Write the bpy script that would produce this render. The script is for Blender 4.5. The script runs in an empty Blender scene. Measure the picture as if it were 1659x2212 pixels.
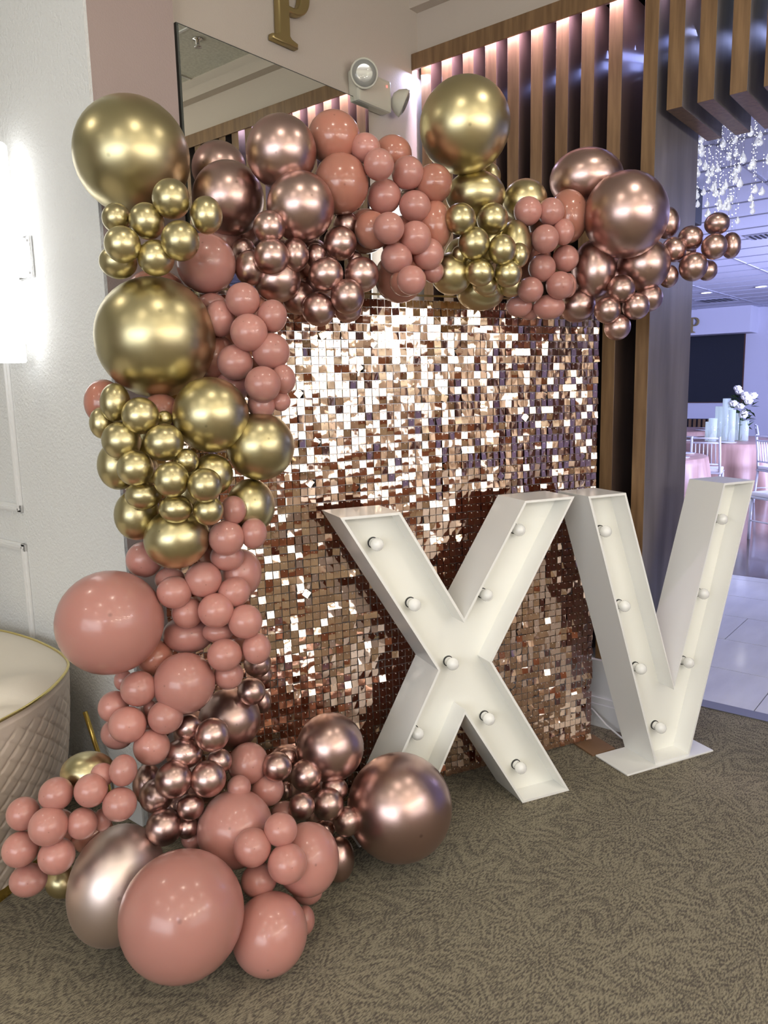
import bpy, bmesh, math, random
from mathutils import Vector, Matrix, noise
random.seed(7)
C = bpy.context.scene
COL = C.collection
PI = math.pi

# ---------------------------------------------------------------- camera
cam_d = bpy.data.cameras.new('camera'); cam = bpy.data.objects.new('camera', cam_d); COL.objects.link(cam)
cam_d.sensor_fit = 'VERTICAL'; cam_d.sensor_height = 36.0; cam_d.lens = 36.0 * 1660.0 / 2212.0
cam_d.clip_start = 0.02; cam_d.clip_end = 100
CR, CD, CF = (0.6310040, -0.7754649, -0.0220937), (-0.1361549, -0.0826635, -0.9872328), (0.7637380, 0.6259560, -0.1577444)
cam_m = Matrix((( CR[0], -CD[0], -CF[0], 0), (CR[1], -CD[1], -CF[1], 0), (CR[2], -CD[2], -CF[2], 1.62), (0, 0, 0, 1)))
cam.matrix_world = cam_m
C.camera = cam
# ---------------------------------------------------------------- world, exposure
w = bpy.data.worlds.new('world'); C.world = w; w.use_nodes = True
w.node_tree.nodes['Background'].inputs[0].default_value = (0.80, 0.86, 1.0, 1)
w.node_tree.nodes['Background'].inputs[1].default_value = 0.55
C.view_settings.view_transform = 'Standard'; C.view_settings.look = 'None'
C.view_settings.gamma = 1; C.view_settings.use_curve_mapping = False
C.view_settings.exposure = 0.36
try:
    C.cycles.max_bounces = 8; C.cycles.glossy_bounces = 5; C.cycles.sample_clamp_indirect = 6; C.cycles.caustics_reflective = False
except Exception: pass
def area(name, loc, target, sx, sy, power, col, spread=None):
    l = bpy.data.lights.new(name, 'AREA'); l.shape = 'RECTANGLE'; l.size = sx; l.size_y = sy; l.energy = power; l.color = col
    if spread: l.spread = spread
    o = bpy.data.objects.new(name, l); COL.objects.link(o); o.location = loc
    o.rotation_euler = (Vector(target) - Vector(loc)).to_track_quat('-Z', 'Y').to_euler()
    return o
# daylight through the left wall's glazing; the back lamp is added fill
area('daylight_left', (-4.35, -0.2, 1.9), (0, 0.2, 1.2), 4.6, 2.2, 125, (0.93, 0.96, 1.0))
area('fill_back', (0.6, -4.85, 1.9), (0.6, 0, 1.4), 4.6, 2.2, 48, (1.0, 0.97, 0.93))
# LED wash tucked under the beam in front of the slats, and in the ballroom
area('slat_led', (3.334, 1.75, 3.235), (3.37, 1.75, 3.14), 1.35, 0.012, 13.0, (0.95, 0.72, 1.0))
area('ballroom_wash_1', (11.0, -2.4, 2.9), (12.5, 4.5, 1.6), 3.5, 1.2, 400, (0.53, 0.58, 1.0), 2.1)
area('ballroom_wash_2', (10.0, -2.6, 1.0), (10.5, 3.5, 3.1), 3.5, 1.2, 300, (0.53, 0.58, 1.0), 2.0)
area('ballroom_wash_3', (7.0, 4.0, 3.0), (6.5, 2.6, 0.0), 3.0, 1.5, 75, (0.82, 0.84, 1.0))

# ---------------------------------------------------------------- materials
MATS = {}
def mat(name, col, rough=.5, metal=0., spec=.5, emit=None, es=0., trans=0., ior=1.45, coat=0., bump=None, vary=None, alpha=None, sss=0.):
    m = bpy.data.materials.new(name); m.use_nodes = True; nt = m.node_tree; b = nt.nodes['Principled BSDF']
    b.inputs['Base Color'].default_value = (*col, 1); b.inputs['Roughness'].default_value = rough
    b.inputs['Metallic'].default_value = metal; b.inputs['Specular IOR Level'].default_value = spec
    b.inputs['IOR'].default_value = ior
    if trans: b.inputs['Transmission Weight'].default_value = trans
    if coat: b.inputs['Coat Weight'].default_value = coat; b.inputs['Coat Roughness'].default_value = .13
    if sss:
        b.inputs['Subsurface Weight'].default_value = sss; b.inputs['Subsurface Radius'].default_value = (.05, .02, .015); b.inputs['Subsurface Scale'].default_value = .6
    if emit: b.inputs['Emission Color'].default_value = (*emit, 1); b.inputs['Emission Strength'].default_value = es
    tc = nt.nodes.new('ShaderNodeTexCoord')
    if bump:
        sc, st, dist = bump
        n = nt.nodes.new('ShaderNodeTexNoise'); n.inputs['Scale'].default_value = sc; n.inputs['Detail'].default_value = 4
        nt.links.new(tc.outputs['Object'], n.inputs['Vector'])
        bp = nt.nodes.new('ShaderNodeBump'); bp.inputs['Strength'].default_value = st; bp.inputs['Distance'].default_value = dist
        nt.links.new(n.outputs['Fac'], bp.inputs['Height']); nt.links.new(bp.outputs['Normal'], b.inputs['Normal'])
    if vary:
        sc, c2, stretch = vary
        mp = nt.nodes.new('ShaderNodeMapping'); mp.inputs['Scale'].default_value = stretch
        nt.links.new(tc.outputs['Object'], mp.inputs['Vector'])
        n = nt.nodes.new('ShaderNodeTexNoise'); n.inputs['Scale'].default_value = sc; n.inputs['Detail'].default_value = 6
        nt.links.new(mp.outputs['Vector'], n.inputs['Vector'])
        cr = nt.nodes.new('ShaderNodeValToRGB'); cr.color_ramp.elements[0].position = .35; cr.color_ramp.elements[1].position = .68
        cr.color_ramp.elements[0].color = (*col, 1); cr.color_ramp.elements[1].color = (*c2, 1)
        nt.links.new(n.outputs['Fac'], cr.inputs['Fac']); nt.links.new(cr.outputs['Color'], b.inputs['Base Color'])
    MATS[name] = m
    return m
M = MATS
mat('plaster_white', (.78, .79, .78), .75, bump=(95, .6, .010))
mat('plaster_mauve', (.43, .34, .31), .7, bump=(150, .25, .004))
mat('plaster_beige', (.55, .485, .415), .7, bump=(150, .22, .004))
mat('paint_white', (.80, .80, .79), .38, bump=(30, .05, .002))
mat('paint_grey_white', (.70, .70, .72), .5)
mat('ceiling_tile', (.74, .74, .66), .85, vary=(60, (.60, .60, .52), (1, 1, 1)))
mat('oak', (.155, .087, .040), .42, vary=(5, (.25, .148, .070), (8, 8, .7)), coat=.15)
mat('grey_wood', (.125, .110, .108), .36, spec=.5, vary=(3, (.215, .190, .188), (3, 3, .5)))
mat('oak_shade', (.085, .06, .055), .30, vary=(3, (.13, .085, .068), (3, 3, .6)), coat=.3)  # oak of the slat sides, darkened to put their shade into the colour
mat('black_back', (.012, .012, .02), .5)
mat('letter_white', (.90, .90, .87), .30, coat=.25)
mat('letter_inside', (.92, .92, .86), .36)
mat('bulb', (.88, .88, .86), .12, coat=.5)
mat('socket_dark', (.03, .03, .03), .5)
mat('socket_white', (.80, .80, .77), .35)
mat('mirror_glass', (.80, .82, .76), .01, 1.)
mat('mirror_edge_shade', (.06, .065, .06), .3)  # shade on the mirror's side, put into a dark backing colour
mat('brass', (.40, .31, .14), .38, .85)
mat('gold_metal', (.72, .52, .14), .25, 1.)
mat('gold_piping', (.80, .66, .26), .22, .9)
mat('leather_cream', (.80, .73, .62), .42, bump=(260, .15, .002))
mat('leather_quilt', (.76, .65, .55), .42, bump=(260, .15, .002))
mat('chrome', (.75, .75, .76), .18, 1.)
mat('plastic_ivory', (.62, .60, .50), .45)
mat('lens_glass', (.95, .97, .97), .05, 0, trans=.85)
mat('reflector', (.85, .85, .82), .12, 1.)
mat('led_red', (.8, .05, .05), .4, emit=(1, .1, .08), es=3)
mat('screen_black', (.012, .015, .022), .45)
mat('wall_lavender', (.62, .62, .72), .7)
mat('ceiling_ballroom', (.62, .63, .74), .8)
mat('grid_line', (.40, .41, .50), .6)
mat('satin_pink', (.36, .21, .17), .38, vary=(2, (.48, .30, .25), (6, 6, .4)))
mat('chair_clear', (.86, .88, .95), .12, trans=.35)
mat('seat_white', (.82, .82, .86), .6)
mat('petal_white', (.84, .82, .76), .6)
mat('leaf_green', (.045, .10, .03), .5)
mat('glass_vase', (.86, .92, 1.0), .04, trans=.8, emit=(.65, .80, 1.0), es=.10)  # faint blue glow put into the glass itself, no candle inside
mat('plate_white', (.8, .8, .82), .2)
mat('marble', (.70, .70, .71), .10, vary=(2.2, (.60, .60, .62), (1, 3, 1)))
mat('grout', (.18, .18, .19), .6)
mat('wood_floor', (.085, .06, .05), .12, vary=(3, (.13, .09, .075), (.5, 4, 1)))
mat('threshold', (.22, .22, .23), .35, .6)
mat('bronze_plate', (.27, .155, .085), .42, .2)
mat('cable_white', (.8, .8, .8), .4)
mat('downlight', (1, 1, 1), .4, emit=(1, .90, .76), es=60)
mat('downlight_far', (1, 1, 1), .4, emit=(1, .96, .88), es=6)
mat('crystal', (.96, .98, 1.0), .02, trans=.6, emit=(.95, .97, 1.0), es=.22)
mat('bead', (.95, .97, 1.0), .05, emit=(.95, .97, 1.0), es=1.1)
mat('wire_silver', (.7, .7, .75), .3, .8)
mat('frame_gold', (.70, .55, .30), .3, .9)
mat('dark_wood_room', (.13, .055, .03), .35, vary=(2, (.19, .085, .045), (5, 5, .5)))
mat('pane', (.9, .93, .96), .05, trans=.9)
mat('door_leaf', (.10, .045, .028), .3)

def balloon_mat(name, col, metal, rough, edge=None, sss=0, coat=0.):
    m = mat(name, col, rough, metal, sss=sss, coat=coat)
    nt = m.node_tree; b = nt.nodes['Principled BSDF']
    # tiny dimple mark where the latex is thickest, opposite the knot (local +Z is towards the room)
    tc = nt.nodes.new('ShaderNodeTexCoord'); oi = nt.nodes.new('ShaderNodeObjectInfo')
    sep = nt.nodes.new('ShaderNodeSeparateXYZ'); nt.links.new(tc.outputs['Object'], sep.inputs[0])
    cb = nt.nodes.new('ShaderNodeVectorMath'); cb.operation = 'DISTANCE'; cb.inputs[1].default_value = (.34, .22, .90)
    nt.links.new(tc.outputs['Object'], cb.inputs[0])
    mr = nt.nodes.new('ShaderNodeMapRange'); mr.inputs[1].default_value = .018; mr.inputs[2].default_value = .05; mr.inputs[3].default_value = .45; mr.inputs[4].default_value = 0
    nt.links.new(cb.outputs['Value'], mr.inputs[0])
    rv = nt.nodes.new('ShaderNodeMapRange'); rv.inputs[3].default_value = .90; rv.inputs[4].default_value = 1.08
    nt.links.new(oi.outputs['Random'], rv.inputs[0])
    base = nt.nodes.new('ShaderNodeVectorMath'); base.operation = 'SCALE'; base.inputs[0].default_value = col
    nt.links.new(rv.outputs[0], base.inputs['Scale'])
    mx = nt.nodes.new('ShaderNodeMix'); mx.data_type = 'RGBA'; mx.inputs['B'].default_value = (*[c * .3 for c in col], 1)
    nt.links.new(base.outputs[0], mx.inputs['A']); nt.links.new(mr.outputs[0], mx.inputs['Factor'])
    nt.links.new(mx.outputs['Result'], b.inputs['Base Color'])
    return m
balloon_mat('balloon_g', (.57, .50, .29), 1., .33)
balloon_mat('balloon_r', (.55, .385, .35), 1., .31)
balloon_mat('balloon_p', (.50, .235, .20), 0., .29, sss=.25, coat=.35)
balloon_mat('balloon_o', (.46, .195, .14), 0., .22, sss=.3, coat=.4)
balloon_mat('balloon_s', (.90, .75, .70), 1., .42)
balloon_mat('balloon_knot', (.3, .16, .12), 0., .4)

def sequin_mat():
    m = mat('sequin', (1.0, .79, .64), .07, 1.)
    nt = m.node_tree; b = nt.nodes['Principled BSDF']
    tc = nt.nodes.new('ShaderNodeTexCoord'); n = nt.nodes.new('ShaderNodeTexNoise'); n.inputs['Scale'].default_value = 22; n.inputs['Detail'].default_value = 1
    bp = nt.nodes.new('ShaderNodeBump'); bp.inputs['Strength'].default_value = .5; bp.inputs['Distance'].default_value = .004
    nt.links.new(tc.outputs['Object'], n.inputs['Vector']); nt.links.new(n.outputs['Fac'], bp.inputs['Height']); nt.links.new(bp.outputs['Normal'], b.inputs['Normal'])
    d = nt.nodes.new('ShaderNodeBsdfDiffuse'); d.inputs[0].default_value = (.22, .035, .012, 1); mx = nt.nodes.new('ShaderNodeMixShader'); mx.inputs[0].default_value = .19
    nt.links.new(b.outputs[0], mx.inputs[1]); nt.links.new(d.outputs[0], mx.inputs[2]); nt.links.new(mx.outputs[0], nt.nodes['Material Output'].inputs[0])
sequin_mat()
def sconce_mat():
    m = mat('crystal_tube', (.8, .8, .8), .1, emit=(1, 1, 1), es=6)
    nt = m.node_tree; b = nt.nodes['Principled BSDF']; tc = nt.nodes.new('ShaderNodeTexCoord')
    n = nt.nodes.new('ShaderNodeTexNoise'); n.inputs['Scale'].default_value = 40; n.inputs['Detail'].default_value = 3
    mp = nt.nodes.new('ShaderNodeMapping'); mp.inputs['Scale'].default_value = (1, 1, .5)
    mr = nt.nodes.new('ShaderNodeMapRange'); mr.inputs[1].default_value = .4; mr.inputs[2].default_value = .55; mr.inputs[3].default_value = .75; mr.inputs[4].default_value = 3.2
    nt.links.new(tc.outputs['Object'], mp.inputs['Vector']); nt.links.new(mp.outputs['Vector'], n.inputs['Vector']); nt.links.new(n.outputs['Fac'], mr.inputs[0]); nt.links.new(mr.outputs[0], b.inputs['Emission Strength'])
sconce_mat()

def carpet_mat():
    m = bpy.data.materials.new('carpet'); m.use_nodes = True; nt = m.node_tree; L = nt.links.new; N = nt.nodes.new
    b = nt.nodes['Principled BSDF']; b.inputs['Roughness'].default_value = .95; b.inputs['Specular IOR Level'].default_value = .1
    tc = N('ShaderNodeTexCoord')
    warp = N('ShaderNodeTexNoise'); warp.inputs['Scale'].default_value = 5; L(tc.outputs['Object'], warp.inputs['Vector'])
    wv = N('ShaderNodeVectorMath'); wv.operation = 'MULTIPLY_ADD'; wv.inputs[1].default_value = (.10, .10, 0); L(warp.outputs['Color'], wv.inputs[0]); L(tc.outputs['Object'], wv.inputs[2])
    vo = N('ShaderNodeTexVoronoi'); vo.voronoi_dimensions = '2D'; vo.inputs['Scale'].default_value = 2.3; vo.inputs['Randomness'].default_value = .55; L(wv.outputs[0], vo.inputs['Vector'])
    df = N('ShaderNodeVectorMath'); df.operation = 'SUBTRACT'; L(wv.outputs[0], df.inputs[0]); L(vo.outputs['Position'], df.inputs[1])
    sp = N('ShaderNodeSeparateXYZ'); L(df.outputs[0], sp.inputs[0])
    at = N('ShaderNodeMath'); at.operation = 'ARCTAN2'; L(sp.outputs[1], at.inputs[0]); L(sp.outputs[0], at.inputs[1])
    ln = N('ShaderNodeVectorMath'); ln.operation = 'LENGTH'; L(df.outputs[0], ln.inputs[0])
    # nested petal outlines: sin(9 a) against radius
    s1 = N('ShaderNodeMath'); s1.operation = 'MULTIPLY'; s1.inputs[1].default_value = 4.5; L(at.outputs[0], s1.inputs[0])
    s2 = N('ShaderNodeMath'); s2.operation = 'SINE'; L(s1.outputs[0], s2.inputs[0])
    s3 = N('ShaderNodeMath'); s3.operation = 'ABSOLUTE'; L(s2.outputs[0], s3.inputs[0])
    s3b = N('ShaderNodeMath'); s3b.operation = 'MULTIPLY'; s3b.inputs[1].default_value = 9; L(s3.outputs[0], s3b.inputs[0])
    r1 = N('ShaderNodeMath'); r1.operation = 'MULTIPLY_ADD'; r1.inputs[1].default_value = 62; L(ln.outputs['Value'], r1.inputs[0]); L(s3b.outputs[0], r1.inputs[2])
    s4 = N('ShaderNodeMath'); s4.operation = 'SINE'; L(r1.outputs[0], s4.inputs[0])
    # broken speckle that eats the lines
    n1 = N('ShaderNodeTexNoise'); n1.inputs['Scale'].default_value = 135; n1.inputs['Detail'].default_value = 3
    mp = N('ShaderNodeMapping'); mp.inputs['Rotation'].default_value = (0, 0, .6); mp.inputs['Scale'].default_value = (.55, 1.5, 1); L(tc.outputs['Object'], mp.inputs['Vector']); L(mp.outputs[0], n1.inputs['Vector'])
    n2 = N('ShaderNodeTexNoise'); n2.inputs['Scale'].default_value = 5; L(tc.outputs['Object'], n2.inputs['Vector'])
    a1 = N('ShaderNodeMath'); a1.operation = 'MULTIPLY_ADD'; a1.inputs[1].default_value = .05; L(s4.outputs[0], a1.inputs[0]); L(n1.outputs['Fac'], a1.inputs[2])
    a2 = N('ShaderNodeMath'); a2.operation = 'MULTIPLY_ADD'; a2.inputs[1].default_value = .10; L(n2.outputs['Fac'], a2.inputs[0]); L(a1.outputs[0], a2.inputs[2])
    cr = N('ShaderNodeValToRGB'); e = cr.color_ramp.elements; e[0].position = .42; e[1].position = .66
    e[0].color = (.120, .104, .084, 1); e[1].color = (.325, .288, .205, 1)
    L(a2.outputs[0], cr.inputs['Fac']); L(cr.outputs['Color'], b.inputs['Base Color'])
    n3 = N('ShaderNodeTexNoise'); n3.inputs['Scale'].default_value = 420; L(tc.outputs['Object'], n3.inputs['Vector'])
    bp = N('ShaderNodeBump'); bp.inputs['Strength'].default_value = .8; bp.inputs['Distance'].default_value = .004; L(n3.outputs['Fac'], bp.inputs['Height']); L(bp.outputs['Normal'], b.inputs['Normal'])
    MATS['carpet'] = m
carpet_mat()

# ---------------------------------------------------------------- helpers
def link(name, me, m=None, parent=None):
    o = bpy.data.objects.new(name, me); COL.objects.link(o)
    if m is not None and me is not None and not me.materials: me.materials.append(m)
    if parent is not None: o.parent = parent
    return o
def obj(name, bm, m, parent=None, smooth=False):
    me = bpy.data.meshes.new(name); bmesh.ops.recalc_face_normals(bm, faces=bm.faces); bm.to_mesh(me); bm.free()
    if smooth:
        for p in me.polygons: p.use_smooth = True
    return link(name, me, m, parent)
def tag(o, label, cat, group=None, kind=None):
    if label: o['label'] = label
    if cat: o['category'] = cat
    if group: o['group'] = group
    if kind: o['kind'] = kind
    return o
def empty(name, label, cat, loc=(0, 0, 0), rz=0, group=None):
    o = bpy.data.objects.new(name, None); COL.objects.link(o); o.location = loc; o.rotation_euler = (0, 0, rz); o.empty_display_size = .05
    return tag(o, label, cat, group)
def box(bm, x0, x1, y0, y1, z0, z1, bev=0):
    r = bmesh.ops.create_cube(bm, size=1, matrix=Matrix.Translation(((x0+x1)/2, (y0+y1)/2, (z0+z1)/2)) @ Matrix.Diagonal((x1-x0, y1-y0, z1-z0, 1)))
    if bev:
        es = list({e for v in r['verts'] for e in v.link_edges})
        bmesh.ops.bevel(bm, geom=es, offset=bev, segments=2, affect='EDGES', profile=.6)
    return r
def B(x0, x1, y0, y1, z0, z1, bev=0):
    bm = bmesh.new(); box(bm, x0, x1, y0, y1, z0, z1, bev); return bm
def struct(name, bm, m, parent=None):
    o = obj(name, bm, m, parent)
    if parent is None: o['kind'] = 'structure'
    return o
def lathe(bm, prof, seg=20, mtx=None):
    rings = []
    for r, z in prof:
        if r < 1e-6: rings.append([bm.verts.new((0, 0, z))])
        else: rings.append([bm.verts.new((r*math.cos(2*PI*i/seg), r*math.sin(2*PI*i/seg), z)) for i in range(seg)])
    for a, b in zip(rings, rings[1:]):
        for i in range(seg):
            j = (i+1) % seg
            f = ([a[0]] if len(a) == 1 else [a[i], a[j]]) + ([b[0]] if len(b) == 1 else [b[j], b[i]])
            if len(f) > 2:
                try: bm.faces.new(f)
                except ValueError: pass
    if mtx is not None:
        bmesh.ops.transform(bm, matrix=mtx, verts=[v for r in rings for v in r])
    return bm
def tube(bm, pts, r, seg=8, rads=None):
    pts = [Vector(p) for p in pts]; rings = []
    up = Vector((0, 0, 1))
    for i, p in enumerate(pts):
        t = (pts[min(i+1, len(pts)-1)] - pts[max(i-1, 0)]).normalized()
        a = t.cross(up if abs(t.z) < .9 else Vector((1, 0, 0))).normalized(); b = t.cross(a)
        rr = rads[i] if rads else r
        rings.append([bm.verts.new(p + (a*math.cos(2*PI*k/seg) + b*math.sin(2*PI*k/seg))*rr) for k in range(seg)])
    for x, y in zip(rings, rings[1:]):
        for k in range(seg): bm.faces.new((x[k], x[(k+1) % seg], y[(k+1) % seg], y[k]))
    bm.faces.new(rings[0]); bm.faces.new(rings[-1][::-1])
    return bm
def prism(bm, poly, y0, y1):          # poly of (x, z) extruded along y
    a = [bm.verts.new((x, y0, z)) for x, z in poly]; b = [bm.verts.new((x, y1, z)) for x, z in poly]
    bm.faces.new(a); bm.faces.new(b[::-1]); n = len(poly)
    for i in range(n): bm.faces.new((a[i], a[(i+1) % n], b[(i+1) % n], b[i]))
    return bm
def copy_tree(o, parent=None):
    c = o.copy(); COL.objects.link(c); c.parent = parent
    for ch in list(o.children): copy_tree(ch, c)
    return c
# ================================================================ THE SETTING
YM, XS, XW, ZC = 2.481, 3.376, 1.50, 3.62      # mirror wall plane, slat wall plane, white wall plane, ceiling
struct('floor', B(-4.5, 3.87, -5.0, 6.2, -.08, 0), M['carpet'])
struct('wall_mirror_side', B(XW+.012, 3.95, YM, YM+.14, 0, ZC), M['plaster_beige'])
struct('wall_pilaster', B(XW+.012, 1.853, YM-.045, YM, 0, ZC), M['plaster_mauve'])
struct('wall_left', B(XW, XW+.012, YM-.045, 6.06, 0, ZC), M['plaster_white'])
struct('wall_upper_right', B(XS, 3.50, -1.7, YM, 3.265, ZC), M['plaster_beige'])
struct('trim_1', B(3.312, XS, -1.7, YM, 3.47, 3.53), M['plaster_beige'])
struct('wall_plinth', B(3.335, 3.87, 1.215, YM, 0, .325), M['paint_grey_white'])
bm = bmesh.new(); box(bm, 3.32, 3.335, 1.215, YM, 0, .115, .004); box(bm, 3.325, 3.335, 1.215, YM, .115, .145, .003)
struct('baseboard_right', bm, M['paint_grey_white'])
struct('wall_slat_back', B(3.80, 3.87, 1.30, YM, .325, ZC), M['black_back'])
struct('wall_header', B(3.50, 3.87, -1.7, 1.30, 3.3, ZC), M['black_back'])
# front room seen only in the mirror and in the shiny balloons
struct('wall_far_left', B(-4.5, XW, 6.06, 6.2, 0, ZC), M['plaster_white'])
struct('ceiling', B(-4.5, 3.95, -5.0, 6.2, ZC, ZC+.1), M['ceiling_tile'])
g = bmesh.new()
for i in range(13): box(g, -4.4+i*.61, -4.385+i*.61, -5, 6.0, ZC-.006, ZC)
for i in range(18): box(g, -4.5, 3.37, -4.9+i*.61, -4.885+i*.61, ZC-.006, ZC)
struct('trim_2', g, M['paint_white'])
# left wall with glazing, back wall with glazing added for its fill lamp: timber below, plaster above
def glazed_wall(name, p, horiz):
    bm = bmesh.new(); a0, a1 = (-5.0, 6.2) if not horiz else (-4.5, 3.95)
    o0, o1 = (-2.5, 2.1) if not horiz else (-1.7, 2.9)
    for lo, hi, z0, z1 in ((a0, o0, 0, ZC), (o1, a1, 0, ZC), (o0, o1, 0, .8), (o0, o1, 3.0, ZC)):
        if horiz: box(bm, lo, hi, p, p+.12, z0, z1)
        else: box(bm, p, p+.12, lo, hi, z0, z1)
    struct(name, bm, M['plaster_beige'])
    f = bmesh.new()
    for i in range(5):
        u = o0 + (o1-o0)*i/4
        if horiz: box(f, u-.04, u+.04, p, p+.12, .8, 3.0)
        else: box(f, p, p+.12, u-.04, u+.04, .8, 3.0)
    for z in (.8, 3.0):
        if horiz: box(f, o0, o1, p, p+.12, z-.04, z+.04)
        else: box(f, p, p+.12, o0, o1, z-.04, z+.04)
    s = struct('window_1' if not horiz else 'window_added', f, M['dark_wood_room'])
    for i in range(4):
        u, v = o0+(o1-o0)*i/4+.04, o0+(o1-o0)*(i+1)/4-.04
        obj('pane', B(u, v, p+.05, p+.056, .84, 2.96) if horiz else B(p+.05, p+.056, u, v, .84, 2.96), M['pane'], s)
    return s
glazed_wall('wall_window_left', -4.5, False)
glazed_wall('wall_back', -5.0, True)
struct('wall_dado_back', B(-4.4, 3.3, -4.88, -4.82, 0, 1.75), M['dark_wood_room']) if False else None
struct('wall_side_right', B(3.376, 3.5, -5.0, -1.7, 0, ZC), M['plaster_beige'])
# unseen dark timber block, added for the sequins to reflect
t = empty('dark_reflection_block', 'long dark timber block added unseen behind the viewer for dark sequin reflections', 'reflection block', (0, -3.6, 0))
obj('block_body', B(-1.9, 2.4, -.3, .3, 0, 1.02, .01), M['dark_wood_room'], t)
obj('block_top', B(-1.95, 2.45, -.35, .35, 1.02, 1.07, .01), M['door_leaf'], t)

# panel mouldings on the white wall
def frame_trim(name, y0, y1, z0, z1):
    bm = bmesh.new()
    for (a, b, c, d) in ((y0, y1, z0, z0+.035), (y0, y1, z1-.035, z1), (y0, y0+.035, z0, z1), (y1-.035, y1, z0, z1)):
        box(bm, XW-.012, XW, a, b, c, d, .004)
    for (a, b, c, d) in ((y0+.008, y1-.008, z0+.01, z0+.02), (y0+.008, y1-.008, z1-.02, z1-.01), (y0+.01, y0+.02, z0+.01, z1-.01), (y1-.02, y1-.01, z0+.01, z1-.01)):
        box(bm, XW-.02, XW-.01, a, b, c, d, .002)
    struct(name, bm, M['paint_white'])
frame_trim('trim_3', 3.17, 4.3, 1.145, 2.60)
frame_trim('trim_4', 3.17, 4.3, .20, 1.012)
bm = bmesh.new(); box(bm, XW-.015, XW, YM-.045, 6.2, 0, .13, .004); struct('baseboard_left', bm, M['paint_white'])

# ---------------------------------------------------------------- slatted timber screen
t = empty('slat_screen', 'dark brown timber slat screen with overhead beam and deep end post, right of corner', 'screen', (3.32, YM, 0))
def part(name, b6, m, par, bev=0, **k):
    x0, x1, y0, y1, z0, z1 = b6; L = par.location
    o = obj(name, B(x0-L.x, x1-L.x, y0-L.y, y1-L.y, z0-L.z, z1-L.z, bev), M[m], par)
    for a, b in k.items(): o[a] = b
    return o
part('beam', (3.318, 3.329, -1.7, YM-.002, 3.188, 3.264), 'oak', t, .002)
part('beam_top', (3.329, XS, -1.7, YM-.002, 3.250, 3.264), 'oak', t)
slats_y = [y*3.355/3.32 for y in (2.361, 2.237, 2.115, 1.991, 1.872, 1.752, 1.629, 1.510, 1.387)]
def slat_mesh():
    bm = B(0, .015, 0, .060, .326, 3.186, .001); return bm
for i, y in enumerate(slats_y):
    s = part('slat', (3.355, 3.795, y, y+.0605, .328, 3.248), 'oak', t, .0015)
    s.data.materials.append(M['oak_shade'])
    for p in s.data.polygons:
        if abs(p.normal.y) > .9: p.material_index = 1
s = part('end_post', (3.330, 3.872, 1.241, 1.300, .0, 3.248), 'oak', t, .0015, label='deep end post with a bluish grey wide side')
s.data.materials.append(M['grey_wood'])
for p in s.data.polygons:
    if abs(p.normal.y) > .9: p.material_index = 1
led = mat('led_strip', (1, 1, 1), .5, emit=(.62, .62, 1.0), es=5)
# timber fins hanging over the opening
ford = ['nearest the end post'] + [k + ' from the end post' for k in ('second', 'third', 'fourth', 'fifth', 'sixth', 'seventh', 'eighth')]
for i in range(8):
    y = 1.137 - i*.1215
    bm = B(0, .54, 0, .063, 0, .534, .0015)
    o = obj('hanging_fin', bm, M['oak'])
    o.location = (3.331, y, 2.713)
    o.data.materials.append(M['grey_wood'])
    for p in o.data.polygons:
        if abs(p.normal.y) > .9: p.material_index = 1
    tag(o, 'brown timber fin hanging over the opening, ' + ford[i], 'timber fin', 'timber fins hanging over the opening')
# blue LED tape let into the back of the screen, lighting the gaps between slats
for i, y in enumerate(slats_y + [1.300]):
    if i < 3: continue
    yy = (slats_y + [1.300])[i]
    area('gap_led', (3.62, yy-.045, 3.06), (3.56, yy+.05, 3.03), .30, .03, .16, (.35, .42, 1.0))
for i in range(8):
    y = 1.137 - i*.1215
    area('gap_led', (3.62, y-.05, 3.03), (3.60, y+.05, 3.0), .45, .03, .20, (.45, .52, 1.0))
area('gap_led', (3.62, 1.21, 3.03), (3.60, 1.25, 3.0), .45, .02, .12, (.45, .52, 1.0))
# cool wash down the mirror wall next to the first slat
area('corner_led', (3.33, 2.445, 3.17), (3.30, 2.49, 2.3), .05, .02, .9, (.55, .6, 1.0))

# ---------------------------------------------------------------- mirror, letter, emergency light
t = empty('wall_mirror', 'large frameless mirror on the beige wall, side shade painted into its edge', 'mirror', (1.876, YM, 1.0))
part('mirror_glass', (1.880, 2.935, YM-.036, YM-.030, .9, 2.932), 'mirror_glass', t)
part('mirror_backing', (1.874, 2.939, YM-.031, YM, .892, 2.938), 'mirror_edge_shade', t)

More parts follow.
